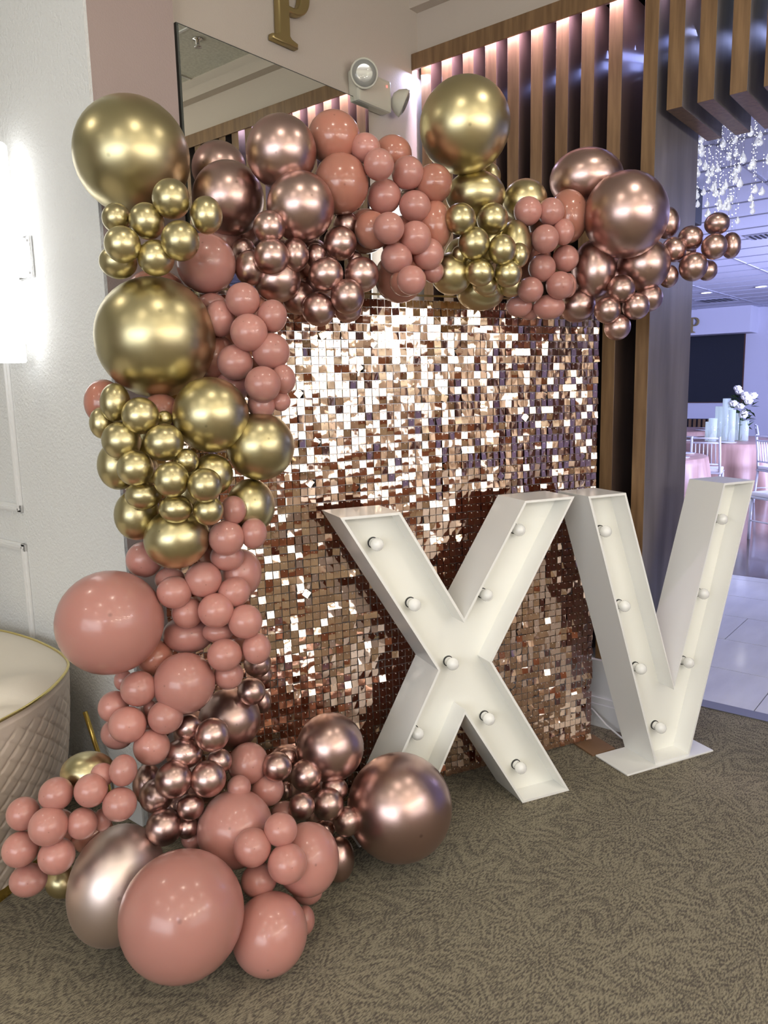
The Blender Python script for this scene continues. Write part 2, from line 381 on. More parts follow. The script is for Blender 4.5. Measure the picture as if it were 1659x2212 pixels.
def p_letter(h):
    # classical roman capital P, outline with a counter, height h
    s = h; out = []
    st0, st1 = .16, .30
    outer = [(0, 0), (0, .035), (.09, .06), (.12, .10), (st0-.02, .90), (.09, .945), (0, .965), (0, 1.0), (.42, 1.0)]
    for k in range(0, 19):
        a = PI/2 - PI*k/18; outer.append((.42 + .30*math.cos(a), .72 + .28*math.sin(a)))
    outer += [(st1, .44), (st1, .10), (.34, .06), (.45, .035), (.45, 0)]
    inner = [(st1, .95), (.40, .95)]
    for k in range(0, 15):
        a = PI/2 - PI*k/14; inner.append((.40 + .18*math.cos(a), .72 + .23*math.sin(a)))
    inner += [(st1, .49)]
    return [(x*s, z*s) for x, z in outer], [(x*s, z*s) for x, z in inner]
def curve_letter(name, outer, inner, depth, m, bev):
    cu = bpy.data.curves.new(name, 'CURVE'); cu.dimensions = '2D'; cu.fill_mode = 'BOTH'; cu.extrude = depth/2; cu.bevel_depth = bev; cu.bevel_resolution = 1
    for pts in (outer, inner):
        s = cu.splines.new('POLY'); s.points.add(len(pts)-1); s.use_cyclic_u = True
        for q, (x, z) in zip(s.points, pts): q.co = (x, z, 0, 1)
    tmp = bpy.data.objects.new(name, cu); me = bpy.data.meshes.new_from_object(tmp); bpy.data.objects.remove(tmp)
    me.materials.clear(); me.materials.append(m)
    return link(name, me)
out, inn = p_letter(.29)
o = curve_letter('wall_letter', out, inn, .022, M['brass'], .006)
o.rotation_euler = (PI/2, 0, 0); o.location = (2.355, YM-.018, 3.036)
tag(o, 'brass coloured capital letter P mounted on the beige wall above the mirror', 'wall letter')

t = empty('emergency_light', 'ivory twin-head emergency light on the wall above the mirror corner', 'emergency light', (2.95, YM, 2.93))
o = part('housing', (2.835, 3.075, YM-.065, YM, 2.915, 3.055), 'plastic_ivory', t, .012)
part('indicator', (3.035, 3.043, YM-.0675, YM-.064, 3.020, 3.028), 'led_red', t, label='tiny red indicator lamp')
def emlamp(x, z, tx, ty, tz):
    L = t.location; p = Vector((x, YM-.08, z)) - L
    q = Vector((tx, ty, tz)).normalized().to_track_quat('Z', 'Y').to_matrix().to_4x4(); mt = Matrix.Translation(p) @ q
    h = obj('lamp_head', lathe(bmesh.new(), [(0, -.055), (.022, -.052), (.045, -.035), (.062, -.005), (.065, .01), (.060, .014), (.056, .010), (0, .008)], 28, mt), M['plastic_ivory'], t, True)
    obj('lens', lathe(bmesh.new(), [(.057, .010), (.050, .020), (.03, .026), (0, .028)], 28, mt), M['lens_glass'], h, True)
    obj('lamp_reflector', lathe(bmesh.new(), [(.055, .0095), (.03, .0092), (0, .0095)], 20, mt), M['reflector'], h, True)
    return h
emlamp(2.856, 3.025, -.62, -.8, -.12); emlamp(3.135, 2.975, .55, -.55, -.35)

# ---------------------------------------------------------------- crystal tube sconces
def sconce(loc, rz, label):
    # local -Y is away from the wall
    t = empty('wall_sconce', label, 'wall light', loc, rz, None)
    obj('mounting_plate', B(-.052, .058, -.012, 0, -.075, .075, .002), M['chrome'], t)
    for x, z in ((.04, .058), (.04, -.058)):
        obj('screw', lathe(bmesh.new(), [(0, 0), (.006, 0), (.005, .004), (0, .005)], 10, Matrix.Translation((x, -.012, z)) @ Matrix.Rotation(PI/2, 4, 'X')), M['chrome'], t, True)
    obj('bracket', B(-.03, .03, -.05, -.012, -.07, .07, .003), M['crystal_tube'], t)
    obj('crystal_tube', lathe(bmesh.new(), [(0, -.39), (.046, -.39), (.05, -.385), (.05, .385), (.046, .39), (0, .39)], 24, Matrix.Translation((-.0, -.09, 0))), M['crystal_tube'], t, True)
    return t
sconce((XW, 2.955, 2.14), -PI/2, 'bright crystal tube sconce on the white textured wall at far left')
sconce((3.07, YM, 2.14), 0, 'bright crystal tube sconce glowing behind the sequin wall')

# ---------------------------------------------------------------- ceiling fixtures of the front room
n = 0
for i, (x, y) in enumerate([(-.6, .9), (.9, .9), (2.3, .4), (-.6, -.9), (.9, -.9), (2.3, -1.2), (-2.2, .3), (-2.2, 2.2), (.2, 3.1)]):
    t = empty('ceiling_downlight', 'round recessed downlight in the tiled ceiling above the viewer', 'ceiling light', (x, y, ZC), 0, 'downlights in the front room ceiling')
    obj('bezel', lathe(bmesh.new(), [(.10, 0), (.115, -.004), (.12, -.012), (.09, -.010), (.088, 0)], 24), M['paint_white'], t, True)
    obj('diffuser', lathe(bmesh.new(), [(.089, -.004), (.05, -.006), (0, -.006)], 24), M['downlight'], t, True)
t = empty('sprinkler', 'small chrome sprinkler head under the tiled ceiling, seen in the mirror', 'sprinkler', (3.05, 2*YM-3.87, ZC))
obj('cover', lathe(bmesh.new(), [(0, 0), (.03, 0), (.03, -.005), (.012, -.008), (.012, -.03), (0, -.03)], 16), M['chrome'], t, True)
obj('deflector', lathe(bmesh.new(), [(0, -.042), (.022, -.042), (.022, -.046), (0, -.046)], 16), M['chrome'], t, True)

mat('globe_glow', (1, 1, 1), .4, emit=(1, .88, .72), es=48)
mat('globe_cool', (1, 1, 1), .4, emit=(.80, .86, 1), es=48)
for i, (x, y, z, c) in enumerate([(-.9, -2.0, 2.35, 0), (-.3, -2.4, 2.6, 0), (.4, -2.2, 2.3, 0), (1.1, -2.5, 2.6, 0), (1.8, -2.1, 2.35, 0), (2.5, -2.6, 2.6, 1), (-1.8, -1.4, 2.5, 1), (-2.3, -.4, 2.35, 0)]):
    t = empty('globe_pendant', 'glowing glass globe pendant hanging behind the viewer', 'pendant lamp', (x, y, z), 0, 'globe pendants behind the viewer')
    obj('globe', lathe(bmesh.new(), [(.11*math.sin(PI*k/14), -.11*math.cos(PI*k/14)) for k in range(15)], 24), M['globe_cool' if c else 'globe_glow'], t, True)
    obj('cord', tube(bmesh.new(), [(0, 0, .11), (0, 0, ZC-z)], .004, 6), M['screen_black'], t)

BALLOONS = [
 ('g', (1.498, 2.22, 2.36), 0.1816, 0.174, 0, 'giant chrome gold balloon at the top-left corner of the arch'),
 ('g', (1.379, 1.87, 2.156), 0.0524, 0.0539, 0, 'small gold balloon, topmost, in the bunch under the top-left giant gold balloon'),
 ('g', (1.446, 1.805, 2.113), 0.0443, 0.0516, 0, 'small gold balloon, second from top, in the bunch under the top-left giant gold balloon'),
 ('g', (1.338, 1.934, 2.1), 0.0482, 0.0503, 0, 'small gold balloon, fourth from top, in the bunch under the top-left giant gold balloon'),
 ('g', (1.295, 2.015, 2.114), 0.0396, 0.0413, 0, 'small gold balloon, third from top, in the bunch under the top-left giant gold balloon'),
 ('g', (1.375, 1.836, 2.039), 0.0524, 0.0547, 0, 'small gold balloon, fifth from top, in the bunch under the top-left giant gold balloon'),
 ('g', (1.268, 1.953, 2.031), 0.0496, 0.0495, 0, 'small gold balloon, third from bottom, in the bunch under the top-left giant gold balloon'),
 ('g', (1.346, 1.913, 1.999), 0.0512, 0.0497, 0, 'small gold balloon, second from bottom, in the bunch under the top-left giant gold balloon'),
 ('g', (1.294, 2.021, 1.995), 0.0532, 0.0467, 0, 'small gold balloon, lowest, in the bunch under the top-left giant gold balloon'),
 ('r', (1.843, 2.217, 2.388), 0.0944, 0.0931, 0, "medium rose gold balloon, second from top, in the bunches above the shimmer wall's left corner"),
 ('r', (1.747, 2.064, 2.25), 0.1158, 0.1195, 0, "large rose gold balloon in the bunches above the shimmer wall's left corner"),
 ('r', (1.81, 1.871, 2.369), 0.1092, 0.1138, 0, "medium rose gold balloon, topmost, in the bunches above the shimmer wall's left corner"),
 ('r', (1.813, 1.797, 2.193), 0.1058, 0.1069, 0, "medium rose gold balloon, third from top, in the bunches above the shimmer wall's left corner"),
 ('r', (1.699, 1.823, 2.119), 0.051, 0.0478, 0, "small rose gold balloon, second from top, in the bunches above the shimmer wall's left corner"),
 ('r', (1.694, 1.813, 2.03), 0.0547, 0.0553, 0, "small rose gold balloon, seventh from top, in the bunches above the shimmer wall's left corner"),
 ('r', (1.782, 1.801, 2.044), 0.0446, 0.0525, 0, "small rose gold balloon, fifth from top, in the bunches above the shimmer wall's left corner"),
 ('r', (1.685, 1.899, 2.005), 0.0508, 0.0556, 0, "small rose gold balloon, ninth from bottom, in the bunches above the shimmer wall's left corner"),
 ('r', (1.761, 1.862, 1.972), 0.0758, 0.0702, 0, "small rose gold balloon, sixth from bottom, in the bunches above the shimmer wall's left corner"),
 ('r', (1.859, 1.869, 1.925), 0.0539, 0.056, 0, "small rose gold balloon, third from bottom, in the bunches above the shimmer wall's left corner"),
 ('r', (2.001, 1.777, 2.162), 0.0417, 0.0443, 0, "small rose gold balloon, topmost, in the bunches above the shimmer wall's left corner"),
 ('r', (1.938, 1.747, 2.092), 0.0544, 0.0545, 0, "small rose gold balloon, third from top, in the bunches above the shimmer wall's left corner"),
 ('r', (1.869, 1.792, 2.05), 0.0334, 0.04, 0, "small rose gold balloon, sixth from top, in the bunches above the shimmer wall's left corner"),
 ('r', (1.854, 1.736, 1.985), 0.0558, 0.0529, 0, "small rose gold balloon, eighth from bottom, in the bunches above the shimmer wall's left corner"),
 ('r', (1.969, 1.685, 1.99), 0.0566, 0.0557, 0, "small rose gold balloon, seventh from bottom, in the bunches above the shimmer wall's left corner"),
 ('r', (1.898, 1.687, 1.915), 0.0541, 0.0552, 0, "small rose gold balloon, fourth from bottom, in the bunches above the shimmer wall's left corner"),
 ('r', (1.855, 1.775, 1.88), 0.0545, 0.0545, 0, "small rose gold balloon, second from bottom, in the bunches above the shimmer wall's left corner"),
 ('r', (1.951, 1.733, 1.883), 0.0469, 0.0427, 0, "small rose gold balloon, lowest, in the bunches above the shimmer wall's left corner"),
 ('r', (1.996, 1.735, 2.047), 0.0249, 0.0253, 0, "small rose gold balloon, eighth from top, in the bunches above the shimmer wall's left corner"),
 ('r', (1.772, 2.029, 2.084), 0.0394, 0.041, 0, "small rose gold balloon, fourth from top, in the bunches above the shimmer wall's left corner"),
 ('p', (1.573, 1.978, 2.016), 0.0912, 0.0908, 0, "medium dusty pink balloon in the bunch beside the shimmer wall's upper-left edge"),
 ('o', (1.514, 2.16, 1.947), 0.0898, 0.066, 0, "medium terracotta balloon, topmost, in the bunch beside the shimmer wall's upper-left edge"),
 ('p', (1.573, 1.96, 1.893), 0.045, 0.0328, 0, "small dusty pink balloon, third from top, in the bunch beside the shimmer wall's upper-left edge"),
 ('g', (1.394, 2.009, 1.787), 0.1762, 0.1775, 0, 'giant chrome gold balloon halfway up the left side of the arch'),
 ('p', (1.575, 1.818, 1.892), 0.0529, 0.0501, 0, "small dusty pink balloon, second from top, in the bunch beside the shimmer wall's upper-left edge"),
 ('p', (1.636, 1.76, 1.844), 0.0449, 0.0502, 0, "small dusty pink balloon, fourth from top, in the bunch beside the shimmer wall's upper-left edge"),
 ('p', (1.544, 1.892, 1.842), 0.0463, 0.0551, 0, "small dusty pink balloon, fifth from top, in the bunch beside the shimmer wall's upper-left edge"),
 ('p', (1.556, 1.776, 1.794), 0.0552, 0.0551, 0, "small dusty pink balloon, sixth from top, in the bunch beside the shimmer wall's upper-left edge"),
 ('p', (1.617, 1.751, 1.739), 0.057, 0.0558, 0, "small dusty pink balloon, seventh from top, in the bunch beside the shimmer wall's upper-left edge"),
 ('p', (1.543, 1.83, 1.709), 0.053, 0.0536, 0, "small dusty pink balloon, sixth from bottom, in the bunch beside the shimmer wall's upper-left edge"),
 ('p', (1.55, 1.72, 1.642), 0.0527, 0.0532, 0, "small dusty pink balloon, fourth from bottom, in the bunch beside the shimmer wall's upper-left edge"),
 ('p', (1.629, 1.717, 1.656), 0.0385, 0.0452, 0, "small dusty pink balloon, fifth from bottom, in the bunch beside the shimmer wall's upper-left edge"),
 ('p', (1.573, 1.756, 1.58), 0.0419, 0.0406, 0, "small dusty pink balloon, lowest, in the bunch beside the shimmer wall's upper-left edge"),
 ('p', (1.626, 1.728, 1.591), 0.0304, 0.0308, 0, "small dusty pink balloon, second from bottom, in the bunch beside the shimmer wall's upper-left edge"),
 ('p', (1.572, 1.884, 1.637), 0.0512, 0.0516, 0, "small dusty pink balloon, third from bottom, in the bunch beside the shimmer wall's upper-left edge"),
 ('o', (1.559, 1.946, 1.731), 0.0653, 0.0715, 0, "small terracotta balloon, topmost, in the bunch beside the shimmer wall's upper-left edge"),
 ('o', (1.27, 2.113, 1.599), 0.0564, 0.069, 0, 'small terracotta balloon, topmost, in the bunch under the second giant gold balloon'),
 ('o', (1.371, 1.972, 1.568), 0.0571, 0.0544, 0, 'small terracotta balloon, lowest, in the bunch under the second giant gold balloon'),
 ('g', (1.435, 1.822, 1.557), 0.1103, 0.1099, 0, 'medium gold balloon, topmost, in the bunch under the second giant gold balloon'),
 ('g', (1.564, 1.759, 1.458), 0.1025, 0.1026, 0, 'medium gold balloon, third from top, in the bunch under the second giant gold balloon'),
 ('g', (1.423, 1.817, 1.383), 0.0586, 0.0641, 0, 'small gold balloon, eighth from bottom, in the bunch under the second giant gold balloon'),
 ('g', (1.54, 1.789, 1.276), 0.0731, 0.0845, 0, 'medium gold balloon, second from bottom, in the bunch under the second giant gold balloon'),
 ('g', (1.258, 2.041, 1.416), 0.06, 0.0733, 0, 'small gold balloon, eighth from top, in the bunch under the second giant gold balloon'),
 ('g', (1.273, 1.988, 1.27), 0.0648, 0.0753, 0, 'small gold balloon, lowest, in the bunch under the second giant gold balloon'),
 ('g', (1.323, 1.869, 1.203), 0.0957, 0.0879, 0, 'medium gold balloon, lowest, in the bunch under the second giant gold balloon'),
 ('g', (1.336, 1.909, 1.55), 0.0222, 0.0243, 0, 'small gold balloon, third from top, in the bunch under the second giant gold balloon'),
 ('g', (1.235, 1.996, 1.599), 0.0414, 0.0556, 0, 'small gold balloon, topmost, in the bunch under the second giant gold balloon'),
 ('g', (1.259, 1.912, 1.561), 0.052, 0.0524, 0, 'small gold balloon, second from top, in the bunch under the second giant gold balloon'),
 ('g', (1.223, 2.05, 1.542), 0.0368, 0.0469, 0, 'small gold balloon, fourth from top, in the bunch under the second giant gold balloon'),
 ('g', (1.223, 1.96, 1.492), 0.0577, 0.0512, 0, 'small gold balloon, fifth from top, in the bunch under the second giant gold balloon'),
 ('g', (1.286, 1.847, 1.486), 0.0556, 0.0511, 0, 'small gold balloon, sixth from top, in the bunch under the second giant gold balloon'),
 ('g', (1.223, 1.901, 1.417), 0.0504, 0.0499, 0, 'small gold balloon, ninth from top, in the bunch under the second giant gold balloon'),
 ('g', (1.337, 1.82, 1.431), 0.0347, 0.0358, 0, 'small gold balloon, seventh from top, in the bunch under the second giant gold balloon'),
 ('g', (1.272, 1.804, 1.385), 0.0486, 0.0503, 0, 'small gold balloon, seventh from bottom, in the bunch under the second giant gold balloon'),
 ('g', (1.248, 1.909, 1.336), 0.051, 0.0403, 0, 'small gold balloon, fourth from bottom, in the bunch under the second giant gold balloon'),
 ('g', (1.328, 1.73, 1.367), 0.0474, 0.0482, 0, 'small gold balloon, sixth from bottom, in the bunch under the second giant gold balloon'),
 ('g', (1.286, 1.813, 1.3), 0.0468, 0.0407, 0, 'small gold balloon, third from bottom, in the bunch under the second giant gold balloon'),
 ('g', (1.347, 1.746, 1.292), 0.0432, 0.0417, 0, 'small gold balloon, second from bottom, in the bunch under the second giant gold balloon'),
 ('p', (1.451, 1.762, 1.278), 0.0369, 0.0425, 0, 'small dusty pink balloon, topmost, right of the giant left-hand pink balloon'),
 ('p', (1.423, 1.767, 1.199), 0.053, 0.0519, 0, 'small dusty pink balloon, third from top, right of the giant left-hand pink balloon'),
 ('p', (1.494, 1.728, 1.205), 0.0396, 0.0461, 0, 'small dusty pink balloon, second from top, right of the giant left-hand pink balloon'),
 ('p', (1.456, 1.81, 1.131), 0.0509, 0.0431, 0, 'small dusty pink balloon, fourth from top, right of the giant left-hand pink balloon'),
 ('p', (1.523, 1.831, 1.063), 0.0645, 0.0764, 0, 'small dusty pink balloon, sixth from top, right of the giant left-hand pink balloon'),
 ('p', (1.388, 1.842, 1.07), 0.0545, 0.054, 0, 'small dusty pink balloon, seventh from top, right of the giant left-hand pink balloon'),
 ('p', (1.347, 1.951, 1.062), 0.0459, 0.0382, 0, 'small dusty pink balloon, eighth from top, right of the giant left-hand pink balloon'),
 ('p', (1.311, 1.883, 1.041), 0.0508, 0.0483, 0, 'small dusty pink balloon, tenth from top, right of the giant left-hand pink balloon'),
 ('p', (1.451, 1.78, 1.026), 0.0499, 0.0451, 0, 'small dusty pink balloon, ninth from top, right of the giant left-hand pink balloon'),
 ('p', (1.386, 1.789, 0.983), 0.0524, 0.0517, 0, 'small dusty pink balloon, eighth from bottom, right of the giant left-hand pink balloon'),
 ('p', (1.318, 2.036, 1.12), 0.0549, 0.0555, 0, 'small dusty pink balloon, fifth from top, right of the giant left-hand pink balloon'),
 ('p', (1.35, 1.879, 0.97), 0.0463, 0.0479, 0, 'small dusty pink balloon, seventh from bottom, right of the giant left-hand pink balloon'),
 ('p', (1.449, 1.733, 0.943), 0.0508, 0.0515, 0, 'small dusty pink balloon, sixth from bottom, right of the giant left-hand pink balloon'),
 ('p', (1.414, 1.82, 0.904), 0.0472, 0.0331, 0, 'small dusty pink balloon, fifth from bottom, right of the giant left-hand pink balloon'),
 ('p', (1.385, 1.932, 0.883), 0.078, 0.0579, 0, 'small dusty pink balloon, fourth from bottom, right of the giant left-hand pink balloon'),
 ('p', (1.392, 1.767, 0.848), 0.0518, 0.0491, 0, 'small dusty pink balloon, second from bottom, right of the giant left-hand pink balloon'),
 ('p', (1.47, 1.713, 0.857), 0.0433, 0.0472, 0, 'small dusty pink balloon, third from bottom, right of the giant left-hand pink balloon'),
 ('p', (1.424, 1.794, 0.77), 0.0461, 0.043, 0, 'small dusty pink balloon, lowest, right of the giant left-hand pink balloon'),
 ('p', (1.167, 2.001, 0.965), 0.1531, 0.1517, 0, 'giant dusty pink balloon sticking out at the left, above the sofa'),
 ('o', (1.297, 1.984, 0.821), 0.0542, 0.0555, 0, 'small terracotta balloon, topmost, in the bunch below the giant left-hand pink balloon'),
 ('p', (1.309, 1.86, 0.765), 0.0911, 0.0914, 0, 'medium dusty pink balloon in the bunch below the giant left-hand pink balloon'),
 ('r', (1.659, 1.932, 0.706), 0.0479, 0.0459, 0, "small rose gold balloon, topmost, against the shimmer wall's lower-left edge"),
 ('r', (1.699, 1.948, 0.65), 0.0287, 0.033, 0, "small rose gold balloon, second from top, against the shimmer wall's lower-left edge"),
 ('r', (1.533, 1.822, 0.674), 0.0449, 0.0433, 0, "small rose gold balloon, third from top, against the shimmer wall's lower-left edge"),
 ('r', (1.67, 1.93, 0.566), 0.0314, 0.0404, 0, "small rose gold balloon, lowest, against the shimmer wall's lower-left edge"),
 ('p', (1.199, 2.01, 0.775), 0.0262, 0.0319, 0, 'small dusty pink balloon, topmost, in the bunch below the giant left-hand pink balloon'),
 ('p', (1.199, 1.93, 0.767), 0.0525, 0.0513, 0, 'small dusty pink balloon, second from top, in the bunch below the giant left-hand pink balloon'),
 ('p', (1.158, 2.005, 0.707), 0.0432, 0.0473, 0, 'small dusty pink balloon, third from top, in the bunch below the giant left-hand pink balloon'),
 ('p', (1.151, 1.925, 0.674), 0.054, 0.0521, 0, 'small dusty pink balloon, third from bottom, in the bunch below the giant left-hand pink balloon'),
 ('p', (1.171, 2.017, 0.613), 0.05, 0.0451, 0, 'small dusty pink balloon, second from bottom, in the bunch below the giant left-hand pink balloon'),
 ('p', (1.237, 1.86, 0.684), 0.0511, 0.0494, 0, 'small dusty pink balloon, fifth from top, in the bunch below the giant left-hand pink balloon'),
 ('p', (1.2, 1.886, 0.597), 0.0532, 0.0518, 0, 'small dusty pink balloon, lowest, in the bunch below the giant left-hand pink balloon'),
 ('p', (1.237, 1.937, 0.692), 0.0202, 0.0243, 0, 'small dusty pink balloon, fourth from top, in the bunch below the giant left-hand pink balloon'),
 ('r', (1.501, 1.899, 0.57), 0.0999, 0.1, 0, 'medium rose gold balloon in the bunch above the giant rose floor balloon'),
 ('r', (1.306, 1.849, 0.629), 0.04, 0.0373, 0, 'small rose gold balloon, topmost, in the bunch above the giant rose floor balloon'),
 ('r', (1.328, 1.765, 0.62), 0.0504, 0.0491, 0, 'small rose gold balloon, third from top, in the bunch above the giant rose floor balloon'),
 ('r', (1.279, 1.842, 0.559), 0.0552, 0.0449, 0, 'small rose gold balloon, fourth from top, in the bunch above the giant rose floor balloon'),
 ('r', (1.356, 1.776, 0.522), 0.0376, 0.0375, 0, 'small rose gold balloon, fifth from top, in the bunch above the giant rose floor balloon'),
 ('r', (1.222, 1.82, 0.506), 0.0539, 0.0537, 0, 'small rose gold balloon, seventh from top, in the bunch above the giant rose floor balloon'),
 ('r', (1.3, 1.761, 0.494), 0.0516, 0.0538, 0, 'small rose gold balloon, sixth from top, in the bunch above the giant rose floor balloon'),
 ('r', (1.212, 1.9, 0.433), 0.05, 0.0499, 0, 'small rose gold balloon, sixth from bottom, in the bunch above the giant rose floor balloon'),
 ('r', (1.256, 1.794, 0.414), 0.0403, 0.0384, 0, 'small rose gold balloon, fourth from bottom, in the bunch above the giant rose floor balloon'),
 ('r', (1.191, 1.839, 0.363), 0.0511, 0.0537, 0, 'small rose gold balloon, third from bottom, in the bunch above the giant rose floor balloon'),
 ('r', (1.25, 1.81, 0.344), 0.0329, 0.0323, 0, 'small rose gold balloon, second from bottom, in the bunch above the giant rose floor balloon'),
 ('r', (1.239, 1.986, 0.431), 0.0435, 0.061, 0, 'small rose gold balloon, seventh from bottom, in the bunch above the giant rose floor balloon'),
 ('p', (1.471, 1.783, 0.465), 0.0634, 0.0652, 0, 'small dusty pink balloon in the bunch above the giant rose floor balloon'),
 ('p', (0.884, 2.044, 0.478), 0.0434, 0.0463, 0, 'small dusty pink balloon, sixth from top, in the bunch beside the cream sofa'),
 ('p', (0.94, 1.96, 0.54), 0.0462, 0.0441, 0, 'small dusty pink balloon, fourth from top, in the bunch beside the cream sofa'),
 ('p', (1.001, 1.884, 0.549), 0.0443, 0.0454, 0, 'small dusty pink balloon, third from top, in the bunch beside the cream sofa'),
 ('p', (1.046, 1.897, 0.572), 0.0343, 0.0302, 0, 'small dusty pink balloon, second from top, in the bunch beside the cream sofa'),
 ('p', (1.074, 1.836, 0.592), 0.0374, 0.0431, 0, 'small dusty pink balloon, topmost, in the bunch beside the cream sofa'),
 ('p', (1.047, 1.822, 0.508), 0.0466, 0.0448, 0, 'small dusty pink balloon, fifth from top, in the bunch beside the cream sofa'),
 ('p', (0.899, 1.935, 0.473), 0.0515, 0.0511, 0, 'small dusty pink balloon, fourth from bottom, in the bunch beside the cream sofa'),
 ('p', (0.974, 1.896, 0.459), 0.0403, 0.0427, 0, 'small dusty pink balloon, fifth from bottom, in the bunch beside the cream sofa'),
 ('p', (0.858, 2.025, 0.391), 0.0483, 0.0469, 0, 'small dusty pink balloon, third from bottom, in the bunch beside the cream sofa'),
 ('p', (0.91, 1.928, 0.382), 0.0488, 0.048, 0, 'small dusty pink balloon, second from bottom, in the bunch beside the cream sofa'),
 ('p', (0.868, 2.019, 0.295), 0.0502, 0.0436, 0, 'small dusty pink balloon, lowest, in the bunch beside the cream sofa'),
 ('p', (1.035, 1.9, 0.439), 0.0244, 0.0315, 0, 'small dusty pink balloon, seventh from top, in the bunch beside the cream sofa'),
 ('g', (1.056, 1.996, 0.544), 0.0769, 0.0583, 0, 'small gold balloon, topmost, in the bunch beside the cream sofa'),
 ('g', (0.998, 2.094, 0.188), 0.0508, 0.0469, 0, 'small gold balloon, lowest, in the bunch beside the cream sofa'),
 ('s', (1.072, 1.917, 0.211), 0.1351, 0.1701, -12, 'giant pale rose gold balloon on the floor behind the giant pink one'),
 ('p', (1.084, 1.619, 0.242), 0.1649, 0.1637, 0, 'giant dusty pink balloon lying on the carpet at the very front'),
 ('p', (1.35, 1.712, 0.327), 0.1081, 0.1176, 0, 'medium dusty pink balloon, topmost, in the bunch right of the pink floor giant'),
 ('p', (1.287, 1.504, 0.114), 0.103, 0.1122, 0, 'medium dusty pink balloon, lowest, in the bunch right of the pink floor giant'),
 ('p', (1.468, 1.528, 0.239), 0.0941, 0.1055, 0, 'medium dusty pink balloon, second from top, in the bunch right of the pink floor giant'),
 ('p', (1.501, 1.569, 0.098), 0.0467, 0.0392, 0, 'small dusty pink balloon, second from bottom, in the bunch right of the pink floor giant'),
 ('p', (1.428, 1.509, 0.069), 0.0296, 0.0417, 0, 'small dusty pink balloon, lowest, in the bunch right of the pink floor giant'),
 ('p', (1.501, 1.73, 0.382), 0.0513, 0.0513, 0, 'small dusty pink balloon, second from top, in the bunch right of the pink floor giant'),
 ('p', (1.553, 1.715, 0.281), 0.0441, 0.0378, 0, 'small dusty pink balloon, third from top, in the bunch right of the pink floor giant'),
 ('p', (1.374, 1.536, 0.378), 0.0497, 0.045, 0, 'small dusty pink balloon, fourth from top, in the bunch right of the pink floor giant'),
 ('p', (1.303, 1.579, 0.342), 0.0533, 0.0532, 0, 'small dusty pink balloon, sixth from top, in the bunch right of the pink floor giant'),
 ('p', (1.355, 1.494, 0.298), 0.0555, 0.0549, 0, 'small dusty pink balloon, fourth from bottom, in the bunch right of the pink floor giant'),
 ('p', (1.327, 1.587, 0.224), 0.0525, 0.0466, 0, 'small dusty pink balloon, third from bottom, in the bunch right of the pink floor giant'),
 ('p', (1.384, 1.724, 0.443), 0.037, 0.0335, 0, 'small dusty pink balloon, topmost, in the bunch right of the pink floor giant'),
 ('p', (1.276, 1.825, 0.288), 0.033, 0.0289, 0, 'small dusty pink balloon, fifth from top, in the bunch right of the pink floor giant'),
 ('r', (1.515, 1.697, 0.463), 0.0461, 0.0447, 0, 'small rose gold balloon, third from top, in the bunch beside the largest rose floor balloon'),
 ('r', (1.651, 1.799, 0.406), 0.0346, 0.0315, 0, 'small rose gold balloon, topmost, in the bunch beside the largest rose floor balloon'),
 ('r', (1.659, 1.717, 0.367), 0.0535, 0.0525, 0, 'small rose gold balloon, fourth from top, in the bunch beside the largest rose floor balloon'),
 ('r', (1.731, 1.659, 0.305), 0.045, 0.0413, 0, 'small rose gold balloon, sixth from top, in the bunch beside the largest rose floor balloon'),
 ('r', (1.669, 1.632, 0.288), 0.0512, 0.0522, 0, 'small rose gold balloon, sixth from bottom, in the bunch beside the largest rose floor balloon'),
 ('r', (1.57, 1.651, 0.319), 0.0415, 0.042, 0, 'small rose gold balloon, fifth from bottom, in the bunch beside the largest rose floor balloon'),
 ('r', (1.714, 1.591, 0.22), 0.0443, 0.0496, 0, 'small rose gold balloon, third from bottom, in the bunch beside the largest rose floor balloon'),
 ('r', (1.645, 1.803, 0.289), 0.022, 0.0302, 0, 'small rose gold balloon, seventh from top, in the bunch beside the largest rose floor balloon'),
 ('r', (1.685, 1.668, 0.179), 0.0345, 0.0309, 0, 'small rose gold balloon, second from bottom, in the bunch beside the largest rose floor balloon'),
 ('r', (1.771, 1.711, 0.423), 0.1144, 0.1147, 0, 'medium rose gold balloon in the bunch beside the largest rose floor balloon'),
 ('r', (1.89, 1.51, 0.218), 0.178, 0.1793, 0, 'largest rose gold balloon on the carpet in front of the X letter'),
 ('r', (1.706, 1.624, 0.076), 0.0507, 0.0736, 0, 'small rose gold balloon, lowest, in the bunch beside the largest rose floor balloon'),
 ('o', (1.992, 1.809, 2.437), 0.0922, 0.0816, 0, "medium terracotta balloon, topmost, in the bunch at the arch's top centre"),
 ('o', (1.968, 1.763, 2.282), 0.0898, 0.0963, 0, "medium terracotta balloon, second from top, in the bunch at the arch's top centre"),
 ('o', (2.204, 1.731, 2.416), 0.0662, 0.0616, 0, "small terracotta balloon, topmost, in the bunch at the arch's top centre"),
 ('o', (2.244, 1.591, 2.303), 0.0634, 0.0646, 0, "small terracotta balloon, second from top, in the bunch at the arch's top centre"),
 ('o', (2.252, 1.596, 2.169), 0.0618, 0.086, 0, "small terracotta balloon, third from top, in the bunch at the arch's top centre"),
 ('o', (2.035, 1.692, 2.137), 0.0579, 0.0622, 0, "small terracotta balloon, second from bottom, in the bunch at the arch's top centre"),
 ('o', (2.168, 1.685, 1.999), 0.0854, 0.0862, 0, "medium terracotta balloon, lowest, in the bunch at the arch's top centre"),
 ('o', (2.102, 1.608, 1.97), 0.0535, 0.0464, 0, "small terracotta balloon, lowest, in the bunch at the arch's top centre"),
